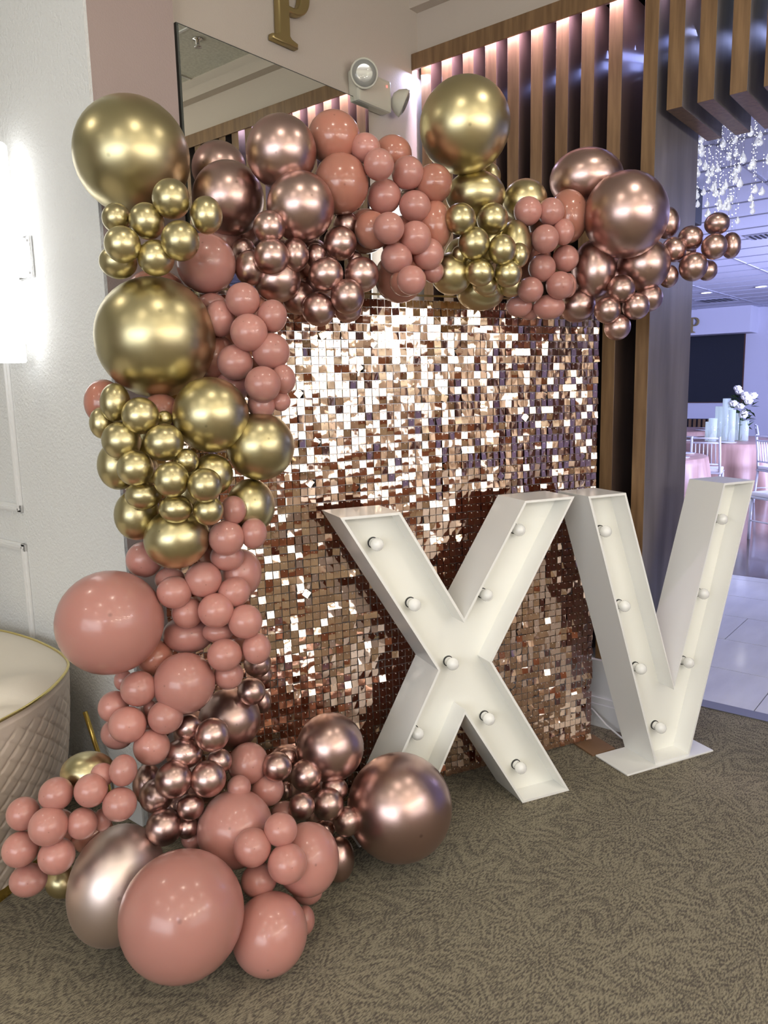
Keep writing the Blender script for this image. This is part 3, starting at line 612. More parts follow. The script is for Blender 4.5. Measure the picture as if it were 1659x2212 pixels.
 ('p', (2.035, 1.711, 2.396), 0.0496, 0.0458, 0, "small dusty pink balloon, topmost, in the bunch at the arch's top centre"),
 ('p', (2.019, 1.644, 2.33), 0.0488, 0.0488, 0, "small dusty pink balloon, second from top, in the bunch at the arch's top centre"),
 ('p', (2.162, 1.637, 2.33), 0.0536, 0.0542, 0, "small dusty pink balloon, third from top, in the bunch at the arch's top centre"),
 ('p', (2.116, 1.703, 2.259), 0.0579, 0.0557, 0, "small dusty pink balloon, fourth from top, in the bunch at the arch's top centre"),
 ('p', (2.173, 1.617, 2.223), 0.0544, 0.0501, 0, "small dusty pink balloon, fifth from top, in the bunch at the arch's top centre"),
 ('p', (2.014, 1.605, 2.129), 0.0504, 0.0493, 0, "small dusty pink balloon, sixth from top, in the bunch at the arch's top centre"),
 ('p', (2.123, 1.581, 2.111), 0.0535, 0.053, 0, "small dusty pink balloon, fifth from bottom, in the bunch at the arch's top centre"),
 ('p', (2.074, 1.622, 2.044), 0.0524, 0.0503, 0, "small dusty pink balloon, third from bottom, in the bunch at the arch's top centre"),
 ('p', (2.191, 1.578, 2.066), 0.053, 0.0524, 0, "small dusty pink balloon, fourth from bottom, in the bunch at the arch's top centre"),
 ('p', (2.051, 1.545, 1.965), 0.0475, 0.0465, 0, "small dusty pink balloon, lowest, in the bunch at the arch's top centre"),
 ('p', (2.231, 1.585, 2.014), 0.0349, 0.0383, 0, "small dusty pink balloon, second from bottom, in the bunch at the arch's top centre"),
 ('r', (1.861, 2.13, 2.171), 0.0759, 0.0725, 0, "medium rose gold balloon, lowest, in the bunches above the shimmer wall's left corner"),
 ('p', (1.76, 2.121, 2.127), 0.0642, 0.0663, 0, "small dusty pink balloon, topmost, in the bunch beside the shimmer wall's upper-left edge"),
 ('r', (1.819, 1.917, 2.049), 0.0677, 0.0649, 0, "small rose gold balloon, ninth from top, in the bunches above the shimmer wall's left corner"),
 ('r', (1.917, 1.865, 2.053), 0.0692, 0.0704, 0, "small rose gold balloon, tenth from top, in the bunches above the shimmer wall's left corner"),
 ('r', (1.948, 1.856, 1.981), 0.0654, 0.0629, 0, "small rose gold balloon, fifth from bottom, in the bunches above the shimmer wall's left corner"),
 ('o', (2.097, 1.772, 2.154), 0.0728, 0.0743, 0, "medium terracotta balloon, fourth from top, in the bunch at the arch's top centre"),
 ('o', (2.219, 1.706, 2.13), 0.0743, 0.0838, 0, "medium terracotta balloon, second from bottom, in the bunch at the arch's top centre"),
 ('o', (2.29, 1.676, 2.275), 0.0746, 0.0752, 0, "medium terracotta balloon, third from top, in the bunch at the arch's top centre"),
 ('g', (2.524, 1.556, 2.149), 0.0707, 0.0881, 0, 'medium gold balloon, third from top, in the bunch under the topmost gold balloon'),
 ('g', (2.44, 1.602, 2.08), 0.0703, 0.0799, 0, 'medium gold balloon, fourth from top, in the bunch under the topmost gold balloon'),
 ('o', (2.704, 1.463, 2.093), 0.0688, 0.0998, 0, 'medium terracotta balloon, lowest, left of the right-hand rose giant'),
 ('o', (2.768, 1.44, 2.233), 0.0688, 0.0823, 0, 'medium terracotta balloon, second from top, left of the right-hand rose giant'),
 ('r', (2.978, 1.304, 1.999), 0.0738, 0.0876, 0, 'medium rose gold balloon, lowest, in the bunch around the giant right-hand rose balloon'),
 ('r', (3.004, 1.259, 2.032), 0.0696, 0.0782, 0, 'medium rose gold balloon, third from top, in the bunch around the giant right-hand rose balloon'),
 ('r', (3.166, 1.048, 2.121), 0.0403, 0.0444, 0, "small rose gold balloon, fourth from bottom, at the arch's far right tip"),
 ('o', (1.657, 2.027, 1.752), 0.0711, 0.0889, 0, "medium terracotta balloon, lowest, in the bunch beside the shimmer wall's upper-left edge"),
 ('o', (1.704, 1.916, 1.836), 0.0645, 0.0866, 0, "medium terracotta balloon, second from top, in the bunch beside the shimmer wall's upper-left edge"),
 ('o', (1.688, 1.888, 1.659), 0.0645, 0.0732, 0, "small terracotta balloon, lowest, in the bunch beside the shimmer wall's upper-left edge"),
 ('g', (1.392, 2.056, 1.496), 0.0684, 0.0781, 0, 'medium gold balloon, second from top, in the bunch under the second giant gold balloon'),
 ('g', (1.427, 1.934, 1.327), 0.0685, 0.0777, 0, 'small gold balloon, fifth from bottom, in the bunch under the second giant gold balloon'),
 ('g', (1.346, 2.074, 1.385), 0.061, 0.0711, 0, 'small gold balloon, tenth from top, in the bunch under the second giant gold balloon'),
 ('o', (1.531, 1.949, 1.134), 0.0668, 0.0772, 0, 'small terracotta balloon, topmost, right of the giant left-hand pink balloon'),
 ('o', (1.515, 1.941, 0.986), 0.067, 0.077, 0, 'small terracotta balloon, second from top, right of the giant left-hand pink balloon'),
 ('o', (1.467, 2.007, 0.894), 0.067, 0.0773, 0, 'small terracotta balloon, third from top, right of the giant left-hand pink balloon'),
 ('o', (1.535, 1.863, 0.841), 0.0583, 0.0673, 0, 'small terracotta balloon, lowest, right of the giant left-hand pink balloon'),
 ('o', (1.3, 2.027, 0.6), 0.0643, 0.0648, 0, 'small terracotta balloon, lowest, in the bunch below the giant left-hand pink balloon'),
 ('r', (1.466, 2.045, 0.501), 0.0693, 0.0686, 0, 'small rose gold balloon, second from top, in the bunch above the giant rose floor balloon'),
 ('r', (1.387, 1.903, 0.399), 0.0659, 0.0639, 0, 'small rose gold balloon, eighth from top, in the bunch above the giant rose floor balloon'),
 ('r', (1.311, 1.975, 0.329), 0.0624, 0.0604, 0, 'small rose gold balloon, fifth from bottom, in the bunch above the giant rose floor balloon'),
 ('r', (1.354, 1.898, 0.241), 0.06, 0.057, 0, 'small rose gold balloon, lowest, in the bunch above the giant rose floor balloon'),
 ('o', (1.08, 2.046, 0.321), 0.0625, 0.0591, 0, 'small terracotta balloon, lowest, in the bunch beside the cream sofa'),
 ('o', (0.998, 2.105, 0.355), 0.0581, 0.0584, 0, 'small terracotta balloon, topmost, in the bunch beside the cream sofa'),
 ('r', (1.765, 1.833, 0.239), 0.0651, 0.0677, 0, 'small rose gold balloon, fifth from top, in the bunch beside the largest rose floor balloon'),
 ('r', (1.735, 1.891, 0.321), 0.0649, 0.0684, 0, 'small rose gold balloon, second from top, in the bunch beside the largest rose floor balloon'),
 ('r', (1.793, 1.774, 0.141), 0.0652, 0.0669, 0, 'small rose gold balloon, fourth from bottom, in the bunch beside the largest rose floor balloon'),
 ('g', (2.371, 1.546, 2.508), 0.1528, 0.1593, 0, 'giant chrome gold balloon standing up at the top of the arch'),
 ('g', (2.574, 1.57, 2.382), 0.0402, 0.0501, 0, 'small gold balloon, topmost, in the bunch under the topmost gold balloon'),
 ('g', (2.46, 1.56, 2.298), 0.1062, 0.0813, 0, 'medium gold balloon, topmost, in the bunch under the topmost gold balloon'),
 ('g', (2.656, 1.47, 2.297), 0.0818, 0.0763, 0, 'medium gold balloon, second from top, in the bunch under the topmost gold balloon'),
 ('g', (2.528, 1.44, 2.119), 0.0599, 0.0876, 0, 'small gold balloon, fifth from top, in the bunch under the topmost gold balloon'),
 ('g', (2.33, 1.578, 2.016), 0.0729, 0.0734, 0, 'medium gold balloon, second from bottom, in the bunch under the topmost gold balloon'),
 ('g', (2.505, 1.568, 1.964), 0.0887, 0.0641, 0, 'medium gold balloon, lowest, in the bunch under the topmost gold balloon'),
 ('g', (2.269, 1.499, 2.179), 0.0525, 0.0513, 0, 'small gold balloon, third from top, in the bunch under the topmost gold balloon'),
 ('g', (2.42, 1.466, 2.197), 0.0548, 0.0531, 0, 'small gold balloon, second from top, in the bunch under the topmost gold balloon'),
 ('g', (2.316, 1.476, 2.103), 0.0538, 0.0545, 0, 'small gold balloon, fourth from top, in the bunch under the topmost gold balloon'),
 ('g', (2.382, 1.405, 2.082), 0.048, 0.0514, 0, 'small gold balloon, sixth from top, in the bunch under the topmost gold balloon'),
 ('g', (2.456, 1.382, 2.069), 0.0348, 0.0426, 0, 'small gold balloon, sixth from bottom, in the bunch under the topmost gold balloon'),
 ('g', (2.344, 1.471, 2.01), 0.0515, 0.0454, 0, 'small gold balloon, fifth from bottom, in the bunch under the topmost gold balloon'),
 ('g', (2.417, 1.401, 2.006), 0.0479, 0.0463, 0, 'small gold balloon, fourth from bottom, in the bunch under the topmost gold balloon'),
 ('g', (2.318, 1.532, 2.074), 0.0307, 0.032, 0, 'small gold balloon, seventh from top, in the bunch under the topmost gold balloon'),
 ('g', (2.403, 1.486, 1.977), 0.0445, 0.0373, 0, 'small gold balloon, third from bottom, in the bunch under the topmost gold balloon'),
 ('g', (2.453, 1.5, 1.959), 0.0347, 0.022, 0, 'small gold balloon, lowest, in the bunch under the topmost gold balloon'),
 ('g', (2.549, 1.466, 1.981), 0.0459, 0.0394, 0, 'small gold balloon, second from bottom, in the bunch under the topmost gold balloon'),
 ('o', (2.754, 1.346, 2.236), 0.0749, 0.0976, 0, 'medium terracotta balloon, topmost, left of the right-hand rose giant'),
 ('p', (2.562, 1.406, 2.235), 0.0498, 0.0507, 0, 'small dusty pink balloon, topmost, left of the right-hand rose giant'),
 ('p', (2.629, 1.35, 2.235), 0.0476, 0.0489, 0, 'small dusty pink balloon, second from top, left of the right-hand rose giant'),
 ('p', (2.655, 1.313, 2.164), 0.0394, 0.0459, 0, 'small dusty pink balloon, third from top, left of the right-hand rose giant'),
 ('p', (2.578, 1.345, 2.134), 0.0487, 0.0497, 0, 'small dusty pink balloon, fourth from top, left of the right-hand rose giant'),
 ('p', (2.727, 1.338, 2.083), 0.0482, 0.0492, 0, 'small dusty pink balloon, fifth from top, left of the right-hand rose giant'),
 ('p', (2.626, 1.382, 2.044), 0.05, 0.0502, 0, 'small dusty pink balloon, sixth from top, left of the right-hand rose giant'),
 ('p', (2.661, 1.327, 1.98), 0.0521, 0.049, 0, 'small dusty pink balloon, seventh from top, left of the right-hand rose giant'),
 ('p', (2.745, 1.335, 1.988), 0.0309, 0.0456, 0, 'small dusty pink balloon, fifth from bottom, left of the right-hand rose giant'),
 ('p', (2.57, 1.398, 1.964), 0.0475, 0.045, 0, 'small dusty pink balloon, fourth from bottom, left of the right-hand rose giant'),
 ('p', (2.615, 1.469, 1.915), 0.0491, 0.0398, 0, 'small dusty pink balloon, third from bottom, left of the right-hand rose giant'),
 ('p', (2.683, 1.381, 1.909), 0.0596, 0.0451, 0, 'small dusty pink balloon, second from bottom, left of the right-hand rose giant'),
 ('p', (2.683, 1.463, 1.898), 0.0396, 0.0296, 0, 'small dusty pink balloon, lowest, left of the right-hand rose giant'),
 ('r', (2.88, 1.332, 2.388), 0.1383, 0.1106, 0, 'large rose gold balloon in the bunch around the giant right-hand rose balloon'),
 ('r', (2.829, 1.153, 2.225), 0.1489, 0.1528, 0, 'giant rose gold balloon at the right end of the arch'),
 ('r', (2.839, 1.279, 2.048), 0.0803, 0.11, 0, 'medium rose gold balloon, second from top, in the bunch around the giant right-hand rose balloon'),
 ('r', (2.971, 1.136, 2.063), 0.0981, 0.0963, 0, 'medium rose gold balloon, topmost, in the bunch around the giant right-hand rose balloon'),
 ('r', (2.815, 1.329, 1.919), 0.0691, 0.0626, 0, 'small rose gold balloon, third from top, in the bunch around the giant right-hand rose balloon'),
 ('r', (2.987, 1.118, 1.942), 0.0489, 0.0537, 0, 'small rose gold balloon, second from top, in the bunch around the giant right-hand rose balloon'),
 ('r', (2.842, 1.17, 1.968), 0.0511, 0.0513, 0, 'small rose gold balloon, topmost, in the bunch around the giant right-hand rose balloon'),
 ('r', (2.811, 1.207, 1.892), 0.0492, 0.0488, 0, 'small rose gold balloon, second from bottom, in the bunch around the giant right-hand rose balloon'),
 ('r', (2.886, 1.129, 1.905), 0.0496, 0.0504, 0, 'small rose gold balloon, fourth from top, in the bunch around the giant right-hand rose balloon'),
 ('r', (2.864, 1.189, 1.831), 0.0513, 0.0459, 0, 'small rose gold balloon, lowest, in the bunch around the giant right-hand rose balloon'),
 ('r', (3.12, 1.106, 2.232), 0.0463, 0.06, 0, "small rose gold balloon, topmost, at the arch's far right tip"),
 ('r', (3.076, 1.061, 2.122), 0.0439, 0.0483, 0, "small rose gold balloon, sixth from top, at the arch's far right tip"),
 ('r', (3.068, 1.075, 2.024), 0.0367, 0.0428, 0, "small rose gold balloon, lowest, at the arch's far right tip"),
 ('r', (3.123, 1.016, 2.163), 0.0459, 0.0473, 0, "small rose gold balloon, third from top, at the arch's far right tip"),
 ('r', (3.172, 0.935, 2.212), 0.0465, 0.0407, 0, "small rose gold balloon, second from top, at the arch's far right tip"),
 ('r', (3.133, 0.93, 2.123), 0.047, 0.0476, 0, "small rose gold balloon, fifth from top, at the arch's far right tip"),
 ('r', (3.219, 0.894, 2.133), 0.0347, 0.049, 0, "small rose gold balloon, fourth from top, at the arch's far right tip"),
 ('r', (3.088, 0.99, 2.052), 0.0521, 0.0535, 0, "small rose gold balloon, third from bottom, at the arch's far right tip"),
 ('r', (3.179, 0.966, 2.045), 0.0377, 0.039, 0, "small rose gold balloon, second from bottom, at the arch's far right tip"),
]

# ================================================================ MARQUEE LETTERS
def inset_poly(P, d):
    n = len(P); out = []
    A = sum(P[i][0]*P[(i+1) % n][1]-P[(i+1) % n][0]*P[i][1] for i in range(n)); sg = 1 if A > 0 else -1
    for i in range(n):
        p0, p1, p2 = Vector(P[i-1]), Vector(P[i]), Vector(P[(i+1) % n])
        e1 = (p1-p0).normalized(); e2 = (p2-p1).normalized()
        n1 = Vector((-e1.y, e1.x))*sg; n2 = Vector((-e2.y, e2.x))*sg
        k = d/max(.35, 1+n1.dot(n2)); q = p1+(n1+n2)*k; out.append((q.x, q.y))
    return out
def marquee(name, label, cat, loc, rz, P, bulbs, plate=None):
    t = empty(name, label, cat, loc, rz)
    I = inset_poly(P, .009); n = len(P); D = .19; DP = .088
    bm = bmesh.new()
    V = lambda Q, y: [bm.verts.new((x, y, z)) for x, z in Q]
    of, ob_, if_, ip = V(P, 0), V(P, D), V(I, 0), V(I, DP+.01)
    for i in range(n):
        j = (i+1) % n
        bm.faces.new((of[i], of[j], ob_[j], ob_[i])); bm.faces.new((of[i], of[j], if_[j], if_[i])); bm.faces.new((if_[i], if_[j], ip[j], ip[i]))
    obj('casing', bm, M['letter_white'], t)
    bm = bmesh.new(); a = V(I, DP); b = V(I, DP+.008); bm.faces.new(a); bm.faces.new(b[::-1])
    for i in range(n): bm.faces.new((a[i], a[(i+1) % n], b[(i+1) % n], b[i]))
    obj('back_panel', bm, M['letter_inside'], t)
    for (u, z) in bulbs:
        mt = Matrix.Translation((u, DP, z)) @ Matrix.Rotation(PI/2, 4, 'X')
        s = obj('bulb_socket', lathe(bmesh.new(), [(0, 0), (.021, 0), (.021, .004), (.017, .005), (.017, .014), (0, .014)], 20, mt), M['socket_white'], t, True)
        obj('socket_gap', lathe(bmesh.new(), [(.0172, .0045), (.0205, .0045), (.0205, .0105), (.0172, .0105)], 20, mt), M['socket_dark'], s)
        pr = [(.013, .012), (.014, .022)] + [(.0238*math.sin(a), .043-.0238*math.cos(a)) for a in [.75+(PI-.75)*k/10 for k in range(11)]]
        pr[-1] = (0, pr[-1][1])
        obj('bulb', lathe(bmesh.new(), pr, 20, mt), M['bulb'], t, True)
    return t
XL = [(-.723, 1.202), (-.502, 1.202), (-.255, .789), (.005, 1.202), (.226, 1.202), (-.137, .604), (.225, 0), (.002, 0), (-.253, .419), (-.470, 0), (-.690, 0), (-.363, .609)]
t = marquee('marquee_letter_x', 'large white wooden marquee letter X with unlit bulbs, in front of the sequin wall', 'marquee letter', (2.496, 1.376, 0), math.atan2(-.462, .887), XL,
    [(-.573, 1.088), (-.433, .853), (.008, 1.085), (-.133, .850), (-.280, .605), (-.429, .360), (-.124, .357), (.022, .122)])
VL = [(-.390, 1.198), (-.205, 1.198), (.088, .345), (.325, 1.198), (.507, 1.198), (.193, .008), (.0, .008)]
t = marquee('marquee_letter_v', 'large white wooden marquee letter V standing on a flat white foot, right of the X', 'marquee letter', (3.096, 1.067, 0), math.atan2(-.441, .897), VL,
    [(-.263, 1.042), (-.155, .720), (-.057, .433), (.066, .143), (.374, 1.033), (.284, .713), (.214, .413)])
obj('base_plate', B(-.165, .325, -.012, .190, 0, .008, .003), M['letter_white'], t)

# ================================================================ SEQUIN WALL
SP = Vector((3.167, 1.384, 0)); ANG = math.atan2(-.441, .897)
t = empty('sequin_wall', 'rose gold sequin backdrop wall of small hanging mirror squares, behind the letters', 'backdrop', SP, ANG)
PIT = .0293; W0 = -1.86; NC = 63; NR = 66; Z0 = .012
bm = bmesh.new()
for u in (W0+.01, -1.24, -.62, -.036):
    box(bm, u-.0035, u+.0035, .012, .019, 0, 1.97)
for z in (.02, .66, 1.31, 1.965): box(bm, W0, -.0, .012, .019, z-.0035, z+.0035)
obj('backdrop_frame', bm, M['frame_gold'], t)
bm = bmesh.new()
for i in range(NC+1): box(bm, W0+i*PIT-.0006, W0+i*PIT+.0006, .0045, .0056, .01, 1.95)
for j in range(NR+1): box(bm, W0, W0+NC*PIT, .0045, .0056, Z0+j*PIT-.0006, Z0+j*PIT+.0006)
o = obj('hanging_grid', bm, M['crystal_grid'] if 'crystal_grid' in M else M['wire_silver'], t); o['kind'] = 'stuff'
def seq_geo(h=.0268, k=0.):
    # slightly bowed square hung from a pin at its top edge; local origin at the pin, -Y towards the room
    vs, fs = [], []
    for j in range(3):
        for i in range(3):
            x = (i-1)*h/2; z = -.0+.003 - j*h/2
            y = -k*(1-((i-1)**2))*.5 - k*.6*(1-((j-1)**2))
            vs.append((x, y, z))
    for j in range(2):
        for i in range(2): a = j*3+i; fs.append((a, a+3, a+4, a+1))
    return vs, fs
mats_seq = [M['sequin'], M['pin_white']] if 'pin_white' in M else [M['sequin'], mat('pin_white', (.85, .82, .78), .35)]
PIN = [(-.0011, -.0028, -.0022), (.0011, -.0028, -.0022), (.0011, -.0028, .0004), (-.0011, -.0028, .0004), (-.0011, .0045, -.0005), (.0011, .0045, -.0005), (.0011, .0045, .0010), (-.0011, .0045, .0010)]
PINF = [(0, 1, 2, 3), (4, 7, 6, 5), (0, 4, 5, 1), (3, 2, 6, 7), (1, 5, 6, 2), (0, 3, 7, 4)]
variants = []
for k in (.0006, -.0004, .0012, .0002, -.0009):
    vs, fs = seq_geo(k=k); me = bpy.data.meshes.new('sequin'); n0 = len(vs)
    me.from_pydata(vs+PIN, [], fs+[tuple(a+n0 for a in f) for f in PINF]); me.materials.append(mats_seq[0]); me.materials.append(mats_seq[1])
    for q, p in enumerate(me.polygons): p.material_index = 0 if q < 4 else 1; p.use_smooth = q < 4
    variants.append((me, vs, fs))
rs = random.Random(11)
SV, SF, SM = [], [], []; nsep = 0
for j in range(NR):
    for i in range(NC):
        u = W0 + (i+.5)*PIT; z = Z0 + (j+1)*PIT - .004
        me, vs, fs = variants[rs.randrange(5)]
        # panels hang with a shallow swell, each square swings a little on its pin
        swell = .030*math.sin(u*5.1+.6)*math.cos(z*2.3) + .02*math.sin(z*7+u*3)
        yaw = swell + rs.gauss(0, .055) + (rs.choice((-.28, -.16, .2)) if rs.random() < .34 else 0)
        pit = -.015+rs.gauss(0, .045) + (rs.choice((-.24, -.16, .16) if z < 1.05 else (-.10, -.16, .14)) if rs.random() < .34 else 0)
        rol = rs.gauss(0, .02) + (rs.choice((-.5, .4, .7, -.25)) if rs.random() < .015 else 0)
        mx = Matrix.Translation((u, -.002-rs.random()*.001, z)) @ Matrix.Rotation(rol, 4, 'Y') @ Matrix.Rotation(pit, 4, 'X') @ Matrix.Rotation(yaw, 4, 'Z')
        if 1.02 < z < 1.56 and -1.31 < u < -.86 and nsep < 300:
            o = link('sequin', me, None, t); o.matrix_local = mx; nsep += 1
        else:
            n0 = len(SV); SV += [tuple(mx @ Vector(v)) for v in vs+PIN]
            SF += [tuple(a+n0 for a in f) for f in fs]+[tuple(a+n0+9 for a in f) for f in PINF]; SM += [0]*4+[1]*6
me = bpy.data.meshes.new('sequin_field'); me.from_pydata(SV, [], SF); me.materials.append(mats_seq[0]); me.materials.append(mats_seq[1])
me.polygons.foreach_set('material_index', SM); me.polygons.foreach_set('use_smooth', [s == 0 for s in SM])
o = link('sequin_field', me, None, t); o['kind'] = 'stuff'
# bronze foot of the backdrop stand
bm = bmesh.new(); q = [(3.020, 1.318), (3.146, 1.268), (3.215, 1.404), (3.100, 1.470)]
a = [bm.verts.new((x-SP.x, y-SP.y, .001)) for x, y in q]; b = [bm.verts.new((x-SP.x, y-SP.y, .007)) for x, y in q]
bm.faces.new(a[::-1]); bm.faces.new(b)
for i in range(4): bm.faces.new((a[i], a[(i+1) % 4], b[(i+1) % 4], b[i]))
bmesh.ops.rotate(bm, verts=bm.verts, matrix=Matrix.Rotation(-ANG, 3, 'Z'))
o = obj('stand_foot', bm, M['bronze_plate'], t); o['label'] = 'flat bronze foot plate'
bm = bmesh.new(); tube(bm, [(3.30, 1.50, .10), (3.29, 1.44, .095), (3.26, 1.36, .05), (3.25, 1.28, .012), (3.23, 1.22, .006), (3.17, 1.19, .006)], .0045, 8)
tag(obj('power_cable', bm, M['cable_white'], None, True), 'white power cable coming off the plinth behind the letter V', 'cable')

# ================================================================ SOFA
def catmull(P, n, closed=False):
    out = []; m = len(P); seg = m if closed else m-1
    for i in range(seg):
        p = [Vector(P[(i+k) % m]) if closed else Vector(P[max(0, min(m-1, i+k))]) for k in (-1, 0, 1, 2)]
        for s in range(n):
            x = s/n; out.append(.5*((2*p[1])+(p[2]-p[0])*x+(2*p[0]-5*p[1]+4*p[2]-p[3])*x*x+(3*p[1]-p[0]-3*p[2]+p[3])*x**3))
    if not closed: out.append(Vector(P[-1]))
    return out
t = empty('cream_sofa', 'cream barrel sofa with diamond-quilted outside and gold piping, at the left edge', 'sofa', (.6, 2.9, 0))
O = Vector((.6, 2.9))
rim = [(-.35, 2.36), (.1, 2.27), (.55, 2.25), (.80, 2.285), (.975, 2.345), (1.10, 2.400), (1.225, 2.488), (1.345, 2.615), (1.400, 2.74), (1.425, 2.90), (1.43, 3.10), (1.40, 3.32), (1.30, 3.55), (1.1, 3.7), (.6, 3.78), (.1, 3.74), (-.3, 3.6), (-.5, 3.2), (-.5, 2.7)]
R = catmull([(x-O.x, y-O.y) for x, y in rim], 8, True)
# resample finely by arc length on the seen side
def resample(P, step):
    out = [P[0]]; acc = 0
    Q = P+[P[0]]
    for a, b in zip(Q, Q[1:]):
        L = (b-a).length; d = step-acc
        while d <= L: out.append(a+(b-a)*(d/L)); d += step
        acc = (acc+L) % step
    return out
RR = resample(R, .0058); n = len(RR)
nor = []
for i in range(n):
    tt = (RR[(i+1) % n]-RR[i-1]).normalized(); nor.append(Vector((tt.y, -tt.x)))
NZ = 110; verts, faces = [], []
def groove(v, per=.066):
    f = abs((v/per) % 1 - .5)*2      # 1 at the seam
    return max(0, (f-.70)/.30)**1.4
for k in range(NZ+1):
    z = .045 + (.635-.045)*k/NZ
    fl = .075*(1-k/NZ)**1.1 - .012*math.sin(PI*k/NZ)
    for i in range(n):
        s = i*.0058; a = s*.72+z; b_ = s*.72-z
        top = 1 if z < .565 else max(0, 1-(z-.565)/.02)
        d = -.0055*max(groove(a, .062), groove(b_, .062))*top - fl - (.006 if z > .615 else 0)
        q = RR[i]+nor[i]*d; verts.append((q.x, q.y, z))
for k in range(NZ):
    for i in range(n):
        j = (i+1) % n; faces.append((k*n+i, k*n+j, (k+1)*n+j, (k+1)*n+i))
me = bpy.data.meshes.new('quilted_shell'); me.from_pydata(verts, [], faces)
for p in me.polygons: p.use_smooth = True
o = link('quilted_shell', me, M['leather_quilt'], t); o['label'] = 'diamond-quilted outer shell'
# padded top: rolls over the rim, then a soft cushion with a crease
verts, faces = [], []; NRG = 26; cen = Vector((0, .1))
for k in range(NRG+1):
    f = k/NRG
    for i in range(0, n, 4):
        p = RR[i]; q = p*(1-f)+cen*f if f > 0 else p-nor[i]*.004
        x, y = q.x, q.y
        edge = min(1, f/.10)
        z = .635 + .020*math.sin(min(1, f/.12)*PI/2) - .05*max(0, f-.15) - .022*math.exp(-((x*.50+y*.8+.14)/.035)**2)*edge + .025*math.exp(-((x*.5+y*.8+.02)/.11)**2)*edge
        verts.append((x, y, z))
m_ = len(range(0, n, 4))
for k in range(NRG):
    for i in range(m_):
        j = (i+1) % m_; faces.append((k*m_+i, k*m_+j, (k+1)*m_+j, (k+1)*m_+i))
me = bpy.data.meshes.new('seat_cushion'); me.from_pydata(verts, [], faces)
for p in me.polygons: p.use_smooth = True
link('seat_cushion', me, M['leather_cream'], t)
bm = bmesh.new(); P = [(RR[i].x-nor[i].x*.002, RR[i].y-nor[i].y*.002, .637) for i in range(0, n, 3)]; tube(bm, P+[P[0]], .0055, 8)
o = obj('piping', bm, M['gold_piping'], t, True); o['label'] = 'thin shiny gold piping along the rim'
bm = bmesh.new(); a = [bm.verts.new((RR[i].x-nor[i].x*.085, RR[i].y-nor[i].y*.085, 0)) for i in range(0, n, 4)]; b = [bm.verts.new((v.co.x, v.co.y, .05)) for v in a]
for i in range(len(a)): j = (i+1) % len(a); bm.faces.new((a[i], a[j], b[j], b[i]))
bm.faces.new(b); o = obj('plinth', bm, M['gold_metal'], t); o['label'] = 'brushed gold plinth band'
t = empty('gold_side_table', 'slim gold tube table leg showing between the sofa and the wall', 'side table', (1.44, 2.62, 0))
obj('leg', tube(bmesh.new(), [(-.012, .06, .42), (.0, .03, .30), (.014, -.01, .16), (.022, -.03, .0)], .009, 10), M['gold_metal'], t, True)

# ================================================================ BALLOONS
def balloon_mesh(name, m, taper):
    bm = bmesh.new(); seg, rg = 36, 22; rings = []
    for j in range(rg+1):
        a = PI*j/rg; z = math.cos(a); r = math.sin(a)
        if z < 0: r *= 1-taper*(-z)**2.2; z *= 1+taper*.9
        rings.append((r, z))
    rings[0] = (0, 1); rings[-1] = (0, rings[-1][1])
    lathe(bm, rings[::-1], seg)
    zt = rings[-1][1]
    me = bpy.data.meshes.new(name); bmesh.ops.recalc_face_normals(bm, faces=bm.faces); bm.to_mesh(me); bm.free()
    for p in me.polygons: p.use_smooth = True
    me.materials.append(m); return me, zt
BM = {c: balloon_mesh('balloon_skin', M['balloon_'+c], .10) for c in 'grpos'}
def knot_mesh(c):
    bm = lathe(bmesh.new(), [(0, .05), (.05, .02), (.045, -.03), (.03, -.05), (.07, -.10), (.06, -.11), (0, -.09)], 10)
    me = bpy.data.meshes.new('knot'); bm.to_mesh(me); bm.free(); me.materials.append(M['balloon_'+c])
    for p in me.polygons: p.use_smooth = True
    return me
KM = {c: knot_mesh(c) for c in 'grpos'}
cam_rot = Matrix(((CR[0], -CD[0], -CF[0]), (CR[1], -CD[1], -CF[1]), (CR[2], -CD[2], -CF[2]))).to_4x4()
GN = dict(g='gold balloons of the arch', r='rose gold balloons of the arch', p='dusty pink balloons of the arch', o='terracotta balloons of the arch', s='rose gold balloons of the arch')
rb = random.Random(5)
for c, loc, sx, sy, ang, lab in BALLOONS:
    me, zt = BM[c]; o = bpy.data.objects.new('balloon', me); COL.objects.link(o)
    sz = (sx+sy)/2*.98
    o.matrix_world = Matrix.Translation(loc) @ cam_rot @ Matrix.Rotation(math.radians(ang), 4, 'Z') @ Matrix.Diagonal((sx, sy, sz, 1)) @ Matrix.Rotation(rb.uniform(0, 6.28), 4, 'Z') if abs(sx-sy) < .12*sx else Matrix.Translation(loc) @ cam_rot @ Matrix.Rotation(math.radians(ang), 4, 'Z') @ Matrix.Diagonal((sx, sy, sz, 1))
    tag(o, lab, 'balloon', GN[c])
    k = link('knot', KM[c], None, o); k.location = (0, 0, -1.09)

